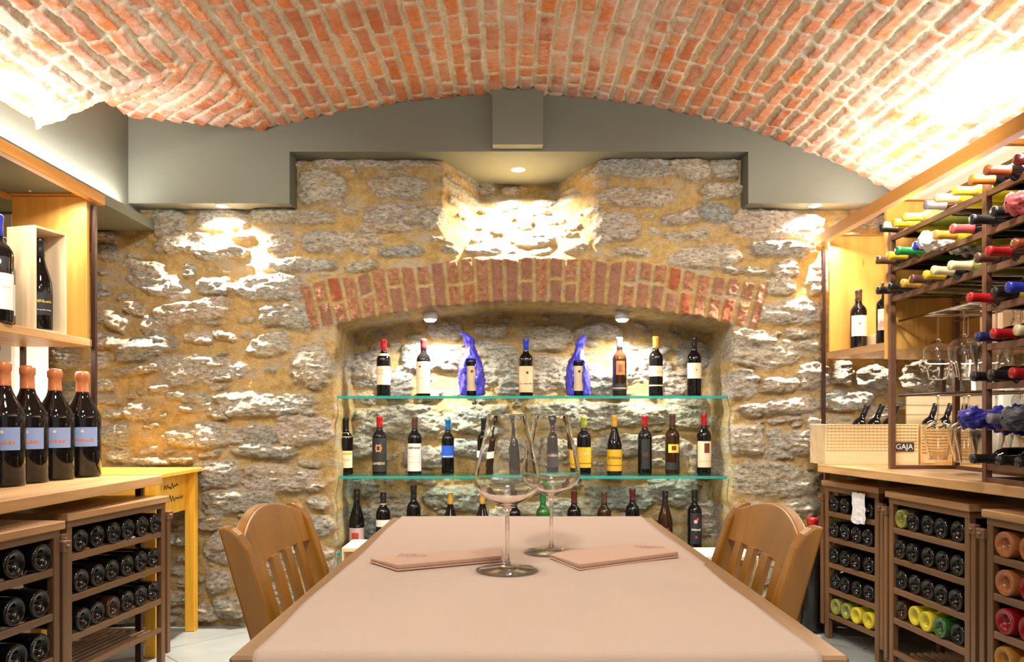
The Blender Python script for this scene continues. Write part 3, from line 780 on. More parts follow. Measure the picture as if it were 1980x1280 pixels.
area('strip_right_lower', (1.95, 3.45, 1.29), (0, 0, 0), .5, .05, 4.5, (1, .94, .84))
area('fill_left_lower', (-1.95, 3.2, 1.345), (0, 0, 0), .3, .05, 2, (1, .94, .84))  # fill light added under the left shelf to brighten the bay below
w = bpy.data.worlds.new('room_glow'); S.world = w; w.use_nodes = True
w.node_tree.nodes['Background'].inputs[0].default_value = (1, .90, .76, 1)
w.node_tree.nodes['Background'].inputs[1].default_value = .65

# ------------------------------------------------------------------ table
ZT = .77
tb = thing('dining_table', 'long wooden table with cloth-covered top in the middle of the room', 'table', (.035, 1.54, 0))
hx = .365; y0, y1 = -.63, .636
mb = MB(); mb.box(-hx, hx, y0, y1, ZT-.028, ZT, bev=.004); build('tabletop', mb, 'table_wood', tb)
mb = MB()
for a in ((-hx+.05, hx-.05, y0+.05, y0+.07), (-hx+.05, hx-.05, y1-.07, y1-.05), (-hx+.05, -hx+.07, y0+.05, y1-.05), (hx-.07, hx-.05, y0+.05, y1-.05)): mb.box(*a, ZT-.11, ZT-.0285)
build('apron', mb, 'table_wood', tb)
for sx in (-1, 1):
    for yy in (y0+.09, y1-.09):
        mb = MB(); mb.box(sx*(hx-.085)-.03, sx*(hx-.085)+.03, yy-.03, yy+.03, 0, ZT-.0285, bev=.004); build('leg', mb, 'table_wood', tb)

def make_cloth():
    xl, xr = -.302, .362; nx, ny = 90, 170
    ya, yb = .80, 2.19
    xs = np.linspace(xl, xr, nx); ts = np.linspace(0, 1, ny)
    V = []; yn = .908; yf = 2.177
    L = .14+(yf-yn)+.0
    for t in ts:
        s = -.14+t*(L+.02)
        for x in xs:
            if s < 0:
                a = min(1, -s/.012); y = yn-.006*a; z = ZT+.003-max(0, -s)
                y -= .004*math.sin(x*40)*min(1, -s*10)
            elif s > yf-yn: y = yf+.004; z = ZT+.003-(s-(yf-yn))
            else: y = yn+s; z = ZT+.003
            if s >= 0: z += max(0, .0012*float(np.sin(x*9+y*4))+.0008*math.sin(y*23)) 
            xx = x+(.0025*math.sin(y*9) if abs(x-xl) < .02 or abs(x-xr) < .02 else 0)
            if x > xr-.001 and y > 1.46: xx += .006
            V.append((xx, y, z))
    fs = [(i*nx+j, i*nx+j+1, (i+1)*nx+j+1, (i+1)*nx+j) for i in range(ny-1) for j in range(nx-1)]
    mb = MB(); mb.add(V, fs, 0, True)
    o = build('tablecloth', mb, 'cloth')
    md = o.modifiers.new('thickness', 'SOLIDIFY'); md.thickness = .0015; md.offset = 1
    tag(o, 'dusty pink linen cloth laid over the wooden table and hanging at its near end', 'tablecloth')
make_cloth()

def napkin(label, corners, txt, seed):
    z = ZT+.0058
    c = [P(px, py, 1)[:0] for px, py in []]
    pts = []
    for px, py in corners:
        Y = (H-z)*F/(py-HY); pts.append(((px-CX)/F*Y, Y))
    # pts: front-left tip, front, front-right, back-right, back-left
    n = 26; mb = MB()
    def lay(z0, z1, k, lift):
        cx = sum(p[0] for p in pts)/len(pts); cy = sum(p[1] for p in pts)/len(pts)
        pp = [(cx+(x-cx)*k, cy+(y-cy)*k) for x, y in pts]
        vs = [(x, y, z0) for x, y in pp]+[(x, y, z1+lift*(1 if i in (1, 2) else 0)) for i, (x, y) in enumerate(pp)]
        m = len(pp); fs = [tuple(range(m)), tuple(range(m, 2*m))]+[(i, (i+1) % m, m+(i+1) % m, m+i) for i in range(m)]
        mb.add(vs, fs, 0)
    lay(z, z+.0035, 1.0, 0); lay(z+.004, z+.0085, .985, .0035)
    o = build('napkin', mb, ['napkin'], fix=True)
    md = o.modifiers.new('soft', 'BEVEL'); md.width = .002; md.segments = 2
    tag(o, label, 'napkin', 'folded napkins on the table')
    tx, ty, L = txt
    Y = (H-z)*F/(ty-HY); X = (tx-CX)/F*Y
    mb = MB(); mb.scribble((X, Y, z+.0125), (1, -.12, 0), (0, 1, 0), L, .016, 13, .0016, 0, seed)
    mb.scribble((X+.01, Y-.005, z+.0125), (1, -.12, 0), (0, 1, 0), L*.8, .008, 9, .0014, 0, seed+1)
    e = build('embroidery', mb, 'thread', o)
napkin('folded pink napkin on the cloth left of the wine glasses', [(714, 1088), (768, 1105), (972, 1086), (972, 1067), (790, 1077)], (770, 1086, .055), 1)
napkin('folded pink napkin on the cloth right of the wine glasses', [(1062, 1080), (1120, 1104), (1314, 1078), (1245, 1055), (1100, 1070)], (1228, 1069, .06), 5)

# wine glasses
def glass_profile(s=1.0, hgt=.28, rb=.059, rr=.0345, rf=.056):
    t = .0011
    out = [(0, .0), (rf*.96, .0), (rf, .0012), (rf*.9, .0025), (rf*.5, .0045), (.007, .009), (.0042, .016), (.0036, .03), (.0036, .09), (.0045, .104), (.010, .113), (.024, .1215), (.042, .131), (.0545, .143), (rb, .157), (rb*.985, .172), (rb*.91, .195), (rb*.80, .222), (rb*.69, .250), (rr+.0015, .2775), (rr+.0008, hgt)]
    inn = [(rr-.0004, hgt), (rr, .2775-.0), (rb*.69-t, .250), (rb*.80-t, .222), (rb*.91-t, .195), (rb*.985-t, .172), (rb-t, .157), (.0545-t, .1438), (.042-t*.8, .1325), (.024, .1235), (.010, .117), (0, .1155)]
    return [(r*s, z*s) for r, z in out+inn]
def lathe_glass(name, s, parent=None, seg=56):
    mb = MB(); mb.lathe(glass_profile(s), seg)
    for i, f in enumerate(mb.f):
        if max(mb.v[k][2] for k in f) < .106*s: mb.m[i] = 1
    return mb.mesh(name, ['glass', 'stem_glass'])
gm = lathe_glass('wine_glass', 1.0)
for px, py, lab in ((981, 1103, 'large empty stemmed wine glass, the nearer of the two on the table'), (1066, 1068, 'large empty stemmed wine glass, the farther of the two on the table')):
    Y = (H-ZT-.0055)*F/(py-HY)
    o = link('wine_glass', gm, None, ((px-CX)/F*Y, Y, ZT+.0065)); tag(o, lab, 'wine glass', 'wine glasses on the table')

# ------------------------------------------------------------------ chairs (local: sitter faces +X, back at -X)
def make_chair():
    t = thing('dining_chair', 'honey-coloured wooden chair with slatted back at the left side of the table', 'chair', (0, 0, 0), 0, 'slat-back chairs at the table')
    xo = lambda z: -.236-.286*(z-.45) if z >= .45 else -.236-(.45-z)*.12
    def stile(y):
        out = []
        zz = [0, .15, .3, .45, .6, .75, .84, .865, .872]
        for z in zz: out.append((xo(z)-.0, z))
        out += [(xo(.872)+.012, .8735), (xo(.872)+.020, .870), (xo(.86)+.029, .860), (xo(.83)+.036, .838), (xo(.75)+.043, .75), (xo(.6)+.048, .6), (xo(.45)+.054, .45), (xo(.3)+.046, .3), (xo(.15)+.042, .15), (xo(0)+.036, 0)]
        mb = MB(); mb.prism(out, y-.015, y+.015, 'y')
        o = build('back_post', mb, 'chair_wood', t, fix=True)
        m = o.modifiers.new('b', 'BEVEL'); m.width = .0045; m.segments = 3; m.limit_method = 'ANGLE'
    stile(-.19); stile(.19)
    # crest rail, arched on top and bowed backwards in plan
    mb = MB(); n = 24; vs = []
    for i in range(n+1):
        u = -1+2*i/n; y = u*.176
        zt = .856+.032*math.cos(u*PI/2)**.9; zb = .792+.004*math.cos(u*PI/2)
        bow = -.012*(1-u*u)
        for (z, dx) in ((zb, .012), (zb, .030), (zt, .030), (zt, .010)):
            vs.append((xo(z)+dx+bow, y, z))
    fs = []
    for i in range(n):
        for k in range(4): fs.append((i*4+k, i*4+(k+1) % 4, (i+1)*4+(k+1) % 4, (i+1)*4+k))
    fs += [(0, 1, 2, 3), (n*4, n*4+1, n*4+2, n*4+3)]
    mb.add(vs, fs, 0, False); o = build('crest_rail', mb, 'chair_wood', t, fix=True)
    m = o.modifiers.new('b', 'BEVEL'); m.width = .004; m.segments = 3; m.limit_method = 'ANGLE'
    for y in (-.120, -.040, .040, .120):
        mb = MB(); vs = []
        for z in (.475, .60, .70, .80):
            for dx, dy in ((.020, -.019), (.030, -.019), (.030, .019), (.020, .019)): vs.append((xo(z)+dx-.006, y+dy*(1.0), z))
        fs = [(a*4+k, a*4+(k+1) % 4, a*4+4+(k+1) % 4, a*4+4+k) for a in range(3) for k in range(4)]+[(0, 1, 2, 3), (12, 13, 14, 15)]
        mb.add(vs, fs); build('slat', mb, 'chair_wood', t, fix=True)
    mb = MB(); mb.box(-.205, .21, -.20, .20, .44, .468, bev=.008); build('seat', mb, 'chair_wood', t)
    mb = MB()
    for y in (-.172, .172): mb.box(-.19, .17, y-.01, y+.01, .385, .439)
    mb.box(.15, .17, -.16, .16, .385, .439); build('seat_frame', mb, 'chair_wood', t)
    for y in (-.175, .175):
        mb = MB(); mb.box(.145, .185, y-.02, y+.02, 0, .439, bev=.004); build('leg', mb, 'chair_wood', t)
    for y in (-.175, .175):
        mb = MB(); mb.box(-.235, .15, y-.009, y+.009, .18, .205); build('stretcher', mb, 'chair_wood', t)
    return t
def copy_tree(o, parent=None):
    c = o.copy(); C.objects.link(c)
    if parent: c.parent = parent
    for ch in list(o.children): copy_tree(ch, c)
    return c
ch = make_chair()
# local outer top x = xo(.872) = -.357
ch.location = (-.471+.357, 1.455, 0); ch.rotation_euler = (0, 0, 0)
c2 = copy_tree(ch); c2.location = (.512-.357, 1.462, 0); c2.rotation_euler = (0, 0, PI)
c2['label'] = 'honey-coloured wooden chair with slatted back at the right side of the table'

# ------------------------------------------------------------------ under-counter wine racks
BG = {'k': 'black_glass', 'n': 'brown_glass', 'g': 'green_glass', 'o': 'olive_glass', 'y': 'yellow_glass', 'r': 'red_glass', 'p': 'rose_glass', 'a': 'amber_glass'}
GN = {'k': 'black', 'n': 'dark brown', 'g': 'green', 'o': 'olive green', 'y': 'yellow', 'r': 'red', 'p': 'rose', 'a': 'amber'}
ORD = ['first', 'second', 'third', 'fourth', 'fifth', 'sixth', 'seventh', 'eighth', 'ninth']
ROWN = ['top row', 'second row', 'third row', 'fourth row', 'bottom row']
def rack_unit(near, far, side, ztop, rails, rows, where, short, pitch, R, depth=.34, low=None):
    """near/far: plan positions of the front corners; side +1 right of the aisle, -1 left"""
    n = Vector((near[0], near[1], 0)); f = Vector((far[0], far[1], 0)); L = (f-n).length
    yaw = math.atan2(-(f.x-n.x), f.y-n.y)
    t = thing('wine_rack', f'brown slatted wine rack with wooden top, {where}', 'wine rack', (n.x, n.y, 0), yaw, 'wine racks under the counters')
    s = side
    X = lambda a, b: (min(s*a, s*b), max(s*a, s*b))
    mb = MB(); mb.box(*X(-.012, depth), -.012, L+.012, ztop-.026, ztop, bev=.003); build('top_board', mb, 'rack_top', t)
    mb = MB(); mb.box(*X(0, depth-.01), .0, L, ztop-.050, ztop-.0265); build('apron', mb, 'rack_wood', t)
    for yy in (0.0, L-.028):
        for xx in (0, depth-.04):
            mb = MB(); mb.box(*X(xx, xx+.024), yy, yy+.028, 0, ztop-.0505, bev=.002); build('post', mb, 'rack_post', t)
    for yy in (-.034, L+.008):
        mb = MB(); mb.box(*X(-.004, .016), yy, yy+.024, .06, ztop-.075, bev=.002); build('folding_strut', mb, 'rack_post', t)
        mb = MB(); mb.box(*X(-.010, .012), yy-.004, yy+.034, ztop-.10, ztop-.066, bev=.002); mb.tube([(s*-.018, yy+.012, ztop-.083), (s*.0, yy+.012, ztop-.083)], .006, 10); build('hinge', mb, 'bronze', t)
    for z in rails:
        mb = MB(); mb.box(*X(.002, .016), .028, L-.028, z-.024, z, bev=.0015); build('rail', mb, 'rack_wood', t)
        mb = MB(); mb.box(*X(depth-.06, depth-.046), .028, L-.028, z-.030, z-.006); build('rail', mb, 'rack_wood', t)
    if low is not None:
        mb = MB(); mb.box(*X(.002, .016), .028, L-.028, low-.02, low); build('rail', mb, 'rack_wood', t)
        mb = MB()
        for k in range(9): xx = .03+k*(depth-.07)/9; mb.box(*X(xx, xx+.012), .0, L, low-.034, low-.022)
        build('lower_slats', mb, 'rack_wood', t)
    mw = Matrix.Translation(n) @ Matrix.Rotation(yaw, 4, 'Z')
    rd = random.Random(int(near[1]*100)+int(side*7))
    for ri, row in enumerate(rows):
        z = rails[ri]; m = len(row)
        for k, ch_ in enumerate(row):
            if ch_ == ' ': continue
            y = L-.028-.0-(k+.5)*pitch+rd.uniform(-.003, .003)
            lp = Vector((s*(-.004+rd.uniform(0, .010)), y, z+R+.0005))
            wp = mw @ lp
            lab = f'{GN[ch_]} bottle lying base outwards, {short}, {ROWN[ri]}, {ORD[k]} from wall'
            bottle(lab, wp, (rd.uniform(-PI, PI)*0, s*PI/2, yaw), 'bord', R, .29, BG[ch_], 'cap_black', None, 20, 'bottles lying in the wine racks', capfrac=.82)
    return t
LR = [.578, .437, .300]
rack_unit((-1.512, 2.65), (-1.441, 3.25), -1, .723, LR, ['kkkkkk', 'kkkkkk', 'kkknkk'], 'under the left counter beside the yellow table', 'far left rack', .0895, .0405, low=.18)
rack_unit((-1.492, 1.86), (-1.425, 2.46), -1, .723, LR, ['kkk', 'kkkk', 'kkkk'], 'under the left counter nearest the camera', 'near left rack', .105, .043, low=.16)
RR = [.607, .486, .364, .242, .122]
rack_unit((1.585, 3.33), (1.512, 3.72), 1, .752, RR, ['kkkk', 'kkkk', 'kkkk', 'kkkk', 'ooyy'], 'under the right counter beside the tall floor bottle', 'farthest right rack', .083, .0375)
rack_unit((1.590, 2.68), (1.551, 3.17), 1, .752, RR[:4], ['okkkk', 'kkkkk', 'kkkkk', 'nyygk'], 'middle one of three under the right counter', 'middle right rack', .086, .0385, low=.11)
rack_unit((1.600, 1.97), (1.557, 2.53), 1, .752, RR[:4], ['ppp', 'prr', 'rrr', 'aaa'], 'under the right counter nearest the camera', 'near right rack', .100, .0420, low=.11)

mb = MB(); rd_ = random.Random(5); gv = []
for i in range(9):
    for j in range(7): gv.append((-.006*rd_.random()-(.004 if j % 2 else 0), -.045+.09*j/6+rd_.uniform(-.004, .004)*(1+(i < 2)), -.075+.135*i/8+rd_.uniform(-.004, .004)))
mb.add(gv, [(i*7+j, i*7+j+1, i*7+j+8, i*7+j+7) for i in range(8) for j in range(6)])
pt = build('paper_sheet', mb, 'tissue_white', None, (1.552, 3.440, .655), (0, 0, .19)); md = pt.modifiers.new('t', 'SOLIDIFY'); md.thickness = .0012
tag(pt, 'crumpled white paper hanging on the farthest right under-counter rack', 'paper')

# ------------------------------------------------------------------ counters
def counter(name, label, pts, z0, z1):
    t = thing(name, label, 'counter')
    mb = MB(); mb.prism(pts, z0, z1, 'z')
    o = build('worktop', mb, 'counter_wood', t, fix=True); m = o.modifiers.new('b', 'BEVEL'); m.width = .003; m.segments = 2
    return t
cl = counter('counter', 'long wooden counter top on the left carrying the large wax-capped bottles', [(-1.475, 3.30), (-2.22, 3.30), (-2.22, .4), (-1.50, .4)], .768, .806)
for x, y in ((-1.56, 3.27), (-2.19, 3.27), (-2.19, 1.0)):
    mb = MB(); mb.box(x-.012, x+.012, y-.012, y+.012, 0, .7675); build('leg', mb, 'dark_steel', cl)
cr = counter('counter', 'long wooden counter top on the right carrying crates and the iron bottle rack', [(1.43, 3.60), (1.545, 3.865), (2.27, 3.865), (2.27, .5), (1.84, .5)], .800, .835)
for x, y in ((1.545, 3.78), (2.24, 3.80), (2.24, 1.2)):
    mb = MB(); mb.box(x-.011, x+.011, y-.011, y+.011, 0, .7995); build('leg', mb, 'bronze', cr)

# ------------------------------------------------------------------ left shelf unit
sl = thing('wall_shelf', 'left wooden shelf unit with long top beam over the counter', 'shelf')
mb = MB(); mb.box(-1.768, -1.735, 1.0, 3.33, 1.960, 2.004, bev=.002)
build('beam', mb, 'beam_wood', sl)
mb = MB(); mb.box(-2.10, -1.783, 3.275, 3.295, 1.384, 1.985, bev=.002); build('end_panel', mb, 'panel_wood', sl)
mb = MB(); mb.box(-2.10, -1.775, 1.0, 3.30, 1.352, 1.3835, bev=.002); build('shelf_board', mb, 'counter_wood', sl)
for x in (-1.772, -2.075):
    mb = MB(); mb.box(x-.009, x+.009, 3.301, 3.319, .8065, 1.955); build('post', mb, 'dark_steel', sl)
mb = MB(); mb.box(-2.13, -1.77, 3.25, 3.29, 1.986, 1.991); mb.box(-2.13, -2.10, 1.2, 3.29, 1.975, 1.990); build('top_trim', mb, 'beam_wood', sl)
mb = MB(); mb.tube([(-1.99, 3.22, 1.99), (-1.965, 3.15, 2.03)], .005, 8); mb.box(-1.985, -1.945, 3.14, 3.16, 2.028, 2.034); build('hook', mb, 'pale_wood', sl)

# magnums
magspec = [W(.29, .47, 'pale_blue', [('text', .25, .42, 'lab_orange'), ('disc', .1, .8, .006, 'lab_cream')], .95)]
MAGL = ['large wax-capped bottle with pale blue label, cut by the left frame edge', 'large wax-capped bottle with pale blue label, leftmost fully visible on the left counter',
        'large wax-capped bottle with pale blue label, second from right on left counter', 'large wax-capped bottle with pale blue label, nearest the wall on the left counter']
for (px, base, top, lab) in ((6, 936, 698, MAGL[0]), (53, 930, 707, MAGL[1]), (106, 925, 713, MAGL[2]), (159, 919, 718, MAGL[3])):
    Y = {936: 2.77, 930: 2.92, 925: 3.07, 919: 3.222}[base]; x = (px-CX)/F*Y
    Hh = (H-(top-HY)/F*Y)-.806
    bottle(lab, (x, Y, .8065), (0, 0, .42), 'mag', .071, round(Hh, 3), 'black_glass', 'cap_wax', magspec, 36, 'large wax-capped bottles on the left counter', 'large_wine_bottle', .80, 'orange wax cap')
Y = 2.62
bottle('large wax-capped bottle mostly outside the left frame edge, only its label edge showing', ((-48-CX)/F*Y, Y, .8065), (0, 0, .42), 'mag', .071, .43, 'black_glass', 'cap_wax', magspec, 36, 'large wax-capped bottles on the left counter', 'large_wine_bottle', .80, 'orange wax cap')

# boxed bottle on upper left shelf
def boxed():
    bx, by = -1.862, 3.06
    t = thing('wine_box', 'pale open wooden box standing on the upper left shelf with a bottle inside', 'box', (bx, by, 1.384), math.radians(75))
    w, d, h, k = .152, .135, .405, .009
    mb = MB(); mb.box(-w/2, -w/2+k, -d/2, d/2, 0, h, bev=.001); build('side_board', mb, 'pale_wood', t)
    mb = MB(); mb.box(w/2-k, w/2, -d/2, d/2, 0, h, bev=.001); build('side_board', mb, 'pale_wood', t)
    mb = MB(); mb.box(-w/2+k, w/2-k, d/2-k, d/2, 0, h); build('back_board', mb, 'pale_wood', t)
    mb = MB(); mb.box(-w/2+k, w/2-k, -d/2, d/2-k, h-k, h); build('top_board', mb, 'pale_wood', t)
    mb = MB(); mb.box(-w/2+k, w/2-k, -d/2, d/2-k, 0, k); build('bottom_board', mb, 'pale_wood', t)
    bottle('black sloping bottle with gold lettering inside the open wooden box', (bx+.008, by+.0, 1.3935), (0, 0, math.radians(45)), 'burg', .044, .365, 'black_glass', 'cap_black',
           [W(.16, .40, 'black', [('disc', 0, .85, .014, 'lab_ink'), ('text', .55, .68, 'lab_yellow'), ('text', .2, .26, 'lab_white')], 1.0)], 30, None, 'wine_bottle')
boxed()
bottle('bottle with blue capsule and large white label at left frame edge, upper shelf', (P(-8, 600, 2.74)[0], 2.74, 1.384), (0, 0, .5), 'bord', .055, .385, 'black_glass', 'cap_blue', [W(.12, .45, 'white', [('text', .6, .64, 'lab_tan')]), W(.50, .60, 'black', [('disc', .2, .5, .012, 'lab_white')], .8)], 30)
bottle('dark bottle with white label half hidden behind the blue-capped one, upper shelf', (P(6, 600, 2.89)[0]-.012, 2.89, 1.384), (0, 0, .5), 'bord', .05, .34, 'black_glass', 'cap_black', [W(.14, .48, 'white', [('text', .5, .6, 'lab_tan')])], 30)

# yellow pine table
yt = thing('side_table', 'small bright yellow pine table against the stone wall on the left', 'table', (-1.54, 3.86, 0))
mb = MB(); mb.box(-.56, .012, -.475, .0, .785, .804, bev=.002); build('tabletop', mb, 'yellow_pine_x', yt)
mb = MB(); mb.box(-.066, -.046, -.43, -.05, .60, .7845, bev=.001); mb.box(-.52, -.068, -.455, -.437, .60, .7845, bev=.001); build('apron', mb, 'yellow_pine_x', yt)
mb = MB()
mb.scribble((-.0455, -.30, .715), (0, 1, 0), (0, 0, 1), .15, .034, 12, .006, 0, 3); mb.scribble((-.0455, -.25, .655), (0, 1, 0), (0, 0, 1), .16, .034, 11, .006, 0, 8)
build('lettering', mb, 'lab_ink', yt)
for x, y in ((-.030, -.030), (-.030, -.448), (-.53, -.030), (-.53, -.448)):
    mb = MB(); mb.box(x-.024, x+.024, y-.022, y+.022, 0, .7845, bev=.002); build('leg', mb, 'yellow_pine', yt)

# tall bottle on the floor right
bottle('very tall black bottle with red capsule standing on the floor behind the right chair', ((1571-CX)/F*3.83, 3.83, 0), (0, 0, 0), 'bord', .060, .56, 'black_glass', 'cap_red', None, 32, None, 'large_wine_bottle', .90)

# crates at the foot of the niche
def crate(name, label, x0, x1, yf, yb, z0, z1, wood_, open_front=True, group=None):
    t = thing(name, label, 'crate', ((x0+x1)/2, (yf+yb)/2, z0), 0, group)
    w = (x1-x0)/2; d = (yb-yf)/2; h = z1-z0; k = .010
    mb = MB(); mb.box(-w, w, -d, d, 0, k); build('bottom_board', mb, wood_, t)
    mb = MB(); mb.box(-w, w, d-k, d, k, h, bev=.001); build('back_board', mb, wood_, t)
    for s in (-1, 1):
        mb = MB(); mb.box(min(s*w, s*(w-k)), max(s*w, s*(w-k)), -d+k, d-k, k, h, bev=.001); build('side_board', mb, wood_, t)
    if open_front:
        mb = MB(); mb.box(-w+k, w-k, -d, d-k, h-k*1.6, h); build('top_board', mb, wood_, t)
    else:
        mb = MB(); mb.box(-w, w, -d, -d+k, k, h, bev=.001); build('front_board', mb, wood_, t)
    return t
crate('wooden_crate', 'pale wooden crate on the floor just left of the table end, under lowest shelf', -.78, -.38, 3.60, 3.86, 0, .445, 'crate_wood')
crate('wooden_crate', 'open wooden crate on the floor between table and right chair', .86, 1.16, 3.60, 3.86, 0, .405, 'crate_wood')
bottle('dark bottle standing inside the open crate beside the right chair', (1.02, 3.72, .0105), (0, 0, 0), 'bord', .0375, .30, 'brown_glass', 'cap_maroon', None, 20)

# ------------------------------------------------------------------ right shelf unit
sr = thing('wall_shelf', 'right wooden shelf unit with long top beam and tall upright panels', 'shelf')
mb = MB()
A = Vector((1.505, 3.84, 0)); B = Vector((1.545, 1.2, 0))
mb.prism([(1.500, 3.82), (1.535, 3.82), (1.535, 1.0), (1.500, 1.0)], 1.893, 1.942, 'z'); build('beam', mb, 'beam_wood', sr, fix=True)
for yy, x0, x1, z0, zt in ((3.79, 1.56, 2.32, 1.372, 1.937), (3.305, 1.60, 2.0, 1.30, 1.971)):
    mb = MB(); mb.box(x0, x1, yy-.010, yy+.010, z0, zt, bev=.002); build('upright_panel', mb, 'panel_wood', sr)
    mb = MB(); mb.box(x0-.005, x1, yy-.014, yy+.014, zt+.0005, zt+.006); build('panel_trim', mb, 'beam_wood', sr)
mb = MB(); mb.box(1.64, 2.1, 2.56, 2.585, 1.955, 1.972); build('crossbar', mb, 'beam_wood', sr)
mb = MB(); mb.box(1.605, 2.0, 3.280, 3.294, 1.297, 1.342); build('lower_batten', mb, 'counter_wood', sr)
mb = MB(); mb.prism([(1.552, 3.80), (2.32, 3.80), (2.32, 3.317), (1.60, 3.317)], 1.340, 1.3715, 'z')
o_ = build('shelf_board', mb, 'counter_wood', sr, fix=True)
mb = MB(); mb.box(1.534, 1.550, 3.801, 3.817, .8355, 1.892); build('post', mb, 'dark_steel', sr)
mb = MB(); mb.box(2.13, 2.15, 3.82, 3.84, .8355, 1.339); build('post', mb, 'dark_steel', sr)

def rb(px, pb, pt, Y, lab, **kw):
    x = (px-CX)/F*Y
    return bottle(lab, (x, Y, 1.372), (0, 0, 0), kw.get('kind', 'bord'), kw.get('R', .038), round((pb-pt)/F*Y, 3), 'black_glass', 'cap_brown', [W(.22, .56, 'white', [('disc', -.2, .6, .005, 'lab_orange'), ('text', .35, .4, 'lab_tan')])], 26)
rb(1660, 673, 556, 3.68, 'bottle with brown capsule and white label on the right shelf before the panel', R=.037)
rb(1712, 660, 540, 3.40, 'bottle with white label on right shelf, half hidden by iron rack post')
t = tag(build('wooden_block', (lambda m: (m.box(1.70, 1.80, 3.44, 3.70, 1.372, 1.440, bev=.002), m)[1])(MB()), 'pale_wood'), 'plain pale wooden block lying on the right shelf beside the bottles', 'block')

# crates on the right counter
def text_mesh(s, size, mat):
    cu = bpy.data.curves.new('t', 'FONT'); cu.body = s; cu.size = size; cu.extrude = .0004; cu.align_x = 'CENTER'; cu.align_y = 'CENTER'
    o = bpy.data.objects.new('t', cu); C.objects.link(o)
    dg = bpy.context.evaluated_depsgraph_get(); me = bpy.data.meshes.new_from_object(o.evaluated_get(dg))
    bpy.data.objects.remove(o); me.materials.clear(); me.materials.append(M[mat]); return me
gx0, gx1, gy = 1.448, 1.876, 3.556
gc = crate('wine_crate', 'pale wooden wine crate with black name plate on the right counter', gx0, gx1, gy, gy+.18, .8355, 1.020, 'crate_wood', False)
w_ = (gx1-gx0)/2
mb = MB()
for k in range(9): mb.box(-w_+.004, w_-.004, -.0915, -.0902, .065+k*.0145, .067+k*.0145)
for k in range(24): mb.box(-w_+.01+k*.0175, -w_+.0115+k*.0175, -.0915, -.0902, .062, .185)
build('printed_grid', mb, 'crate_dark', gc)
mb = MB(); mb.box(w_-.112, w_-.022, -.0925, -.0902, .060, .103); pl = build('name_plate', mb, 'lab_ink', gc)
link('lettering', text_mesh('GAJA', .034, 'lab_white'), pl, (w_-.067, -.0930, .0815), (PI/2, 0, 0))
# necks leaning out of the crates
for k, x in enumerate((1.655, 1.725, 1.795)):
    bottle(f'black bottle leaning with its neck out of the name-plated crate, {ORD[k]} from left', (x-.075, gy+.105, .85), (0, .40, 0), 'bord', .030, .285, 'black_glass', 'cap_black', None, 20, 'bottles leaning in the crates')
for k, x in enumerate((1.985, 2.055, 2.125)):
    bottle(f'black bottle leaning with its neck out of the darker crate, {ORD[k]} from left', (x-.07, gy+.105, .85), (0, .36, 0), 'bord', .030, .285, 'black_glass', 'cap_black', None, 20, 'bottles leaning in the crates')
c2_ = crate('wine_crate', 'darker wooden crate behind the hanging glasses on the right counter', 1.886, 2.186, 3.556, 3.75, .8355, 1.02, 'crate_dark', False)
mb = MB()
for k in range(10): mb.box(-.145, .145, -.0985, -.0972, .055+k*.0145, .057+k*.0145)
build('printed_grid', mb, 'table_wood', c2_)
mb = MB(); mb.box(-.14, -.085, -.0990, -.0972, .008, .04); build('paper_tag', mb, 'lab_tan', c2_)
mb = MB()
for k in range(7): mb.box(-.11, .27, .110, .121, .0+k*.0460, .044+k*.0460, bev=.001)
build('lid', mb, 'crate_wood', c2_)['label'] = 'pale slatted lid standing upright behind the crate'

# ------------------------------------------------------------------ iron bottle rack
XR = 1.61; YA, YBk, YC = 3.265, 2.615, 1.45
RZ = [1.815, 1.684, 1.558, 1.428, 1.298, 1.168, 1.031, .897]
rk = thing('bottle_rack', 'rust-brown iron bottle rack with sloping rows, standing on the right counter', 'bottle rack')
for x in (XR, XR+.27):
    for y in (YA, YBk, YC):
        mb = MB(); mb.box(x-.011, x+.011, y-.011, y+.011, .836, 1.86, bev=.001); build('post', mb, 'bronze', rk)
for i, z in enumerate(RZ):
    for x in (XR, XR+.27):
        if i < 3:
            mb = MB(); mb.box(x-.008, x+.008, YBk+.011, YA-.011, z-.022, z, bev=.001); build('rail', mb, 'bronze', rk)
        mb = MB(); mb.box(x-.008, x+.008, YC+.011, YBk-.011, z-.022, z, bev=.001); build('rail', mb, 'bronze', rk)
mb = MB()
for y in (YA, YBk, YC): mb.box(XR+.011, XR+.259, y-.008, y+.008, .836, .851)
mb.box(XR-.008, XR+.008, YC+.011, YBk-.011, .836, .851); mb.box(XR+.262, XR+.278, YC, YA, .836, .851)
build('foot_frame', mb, 'bronze', rk)

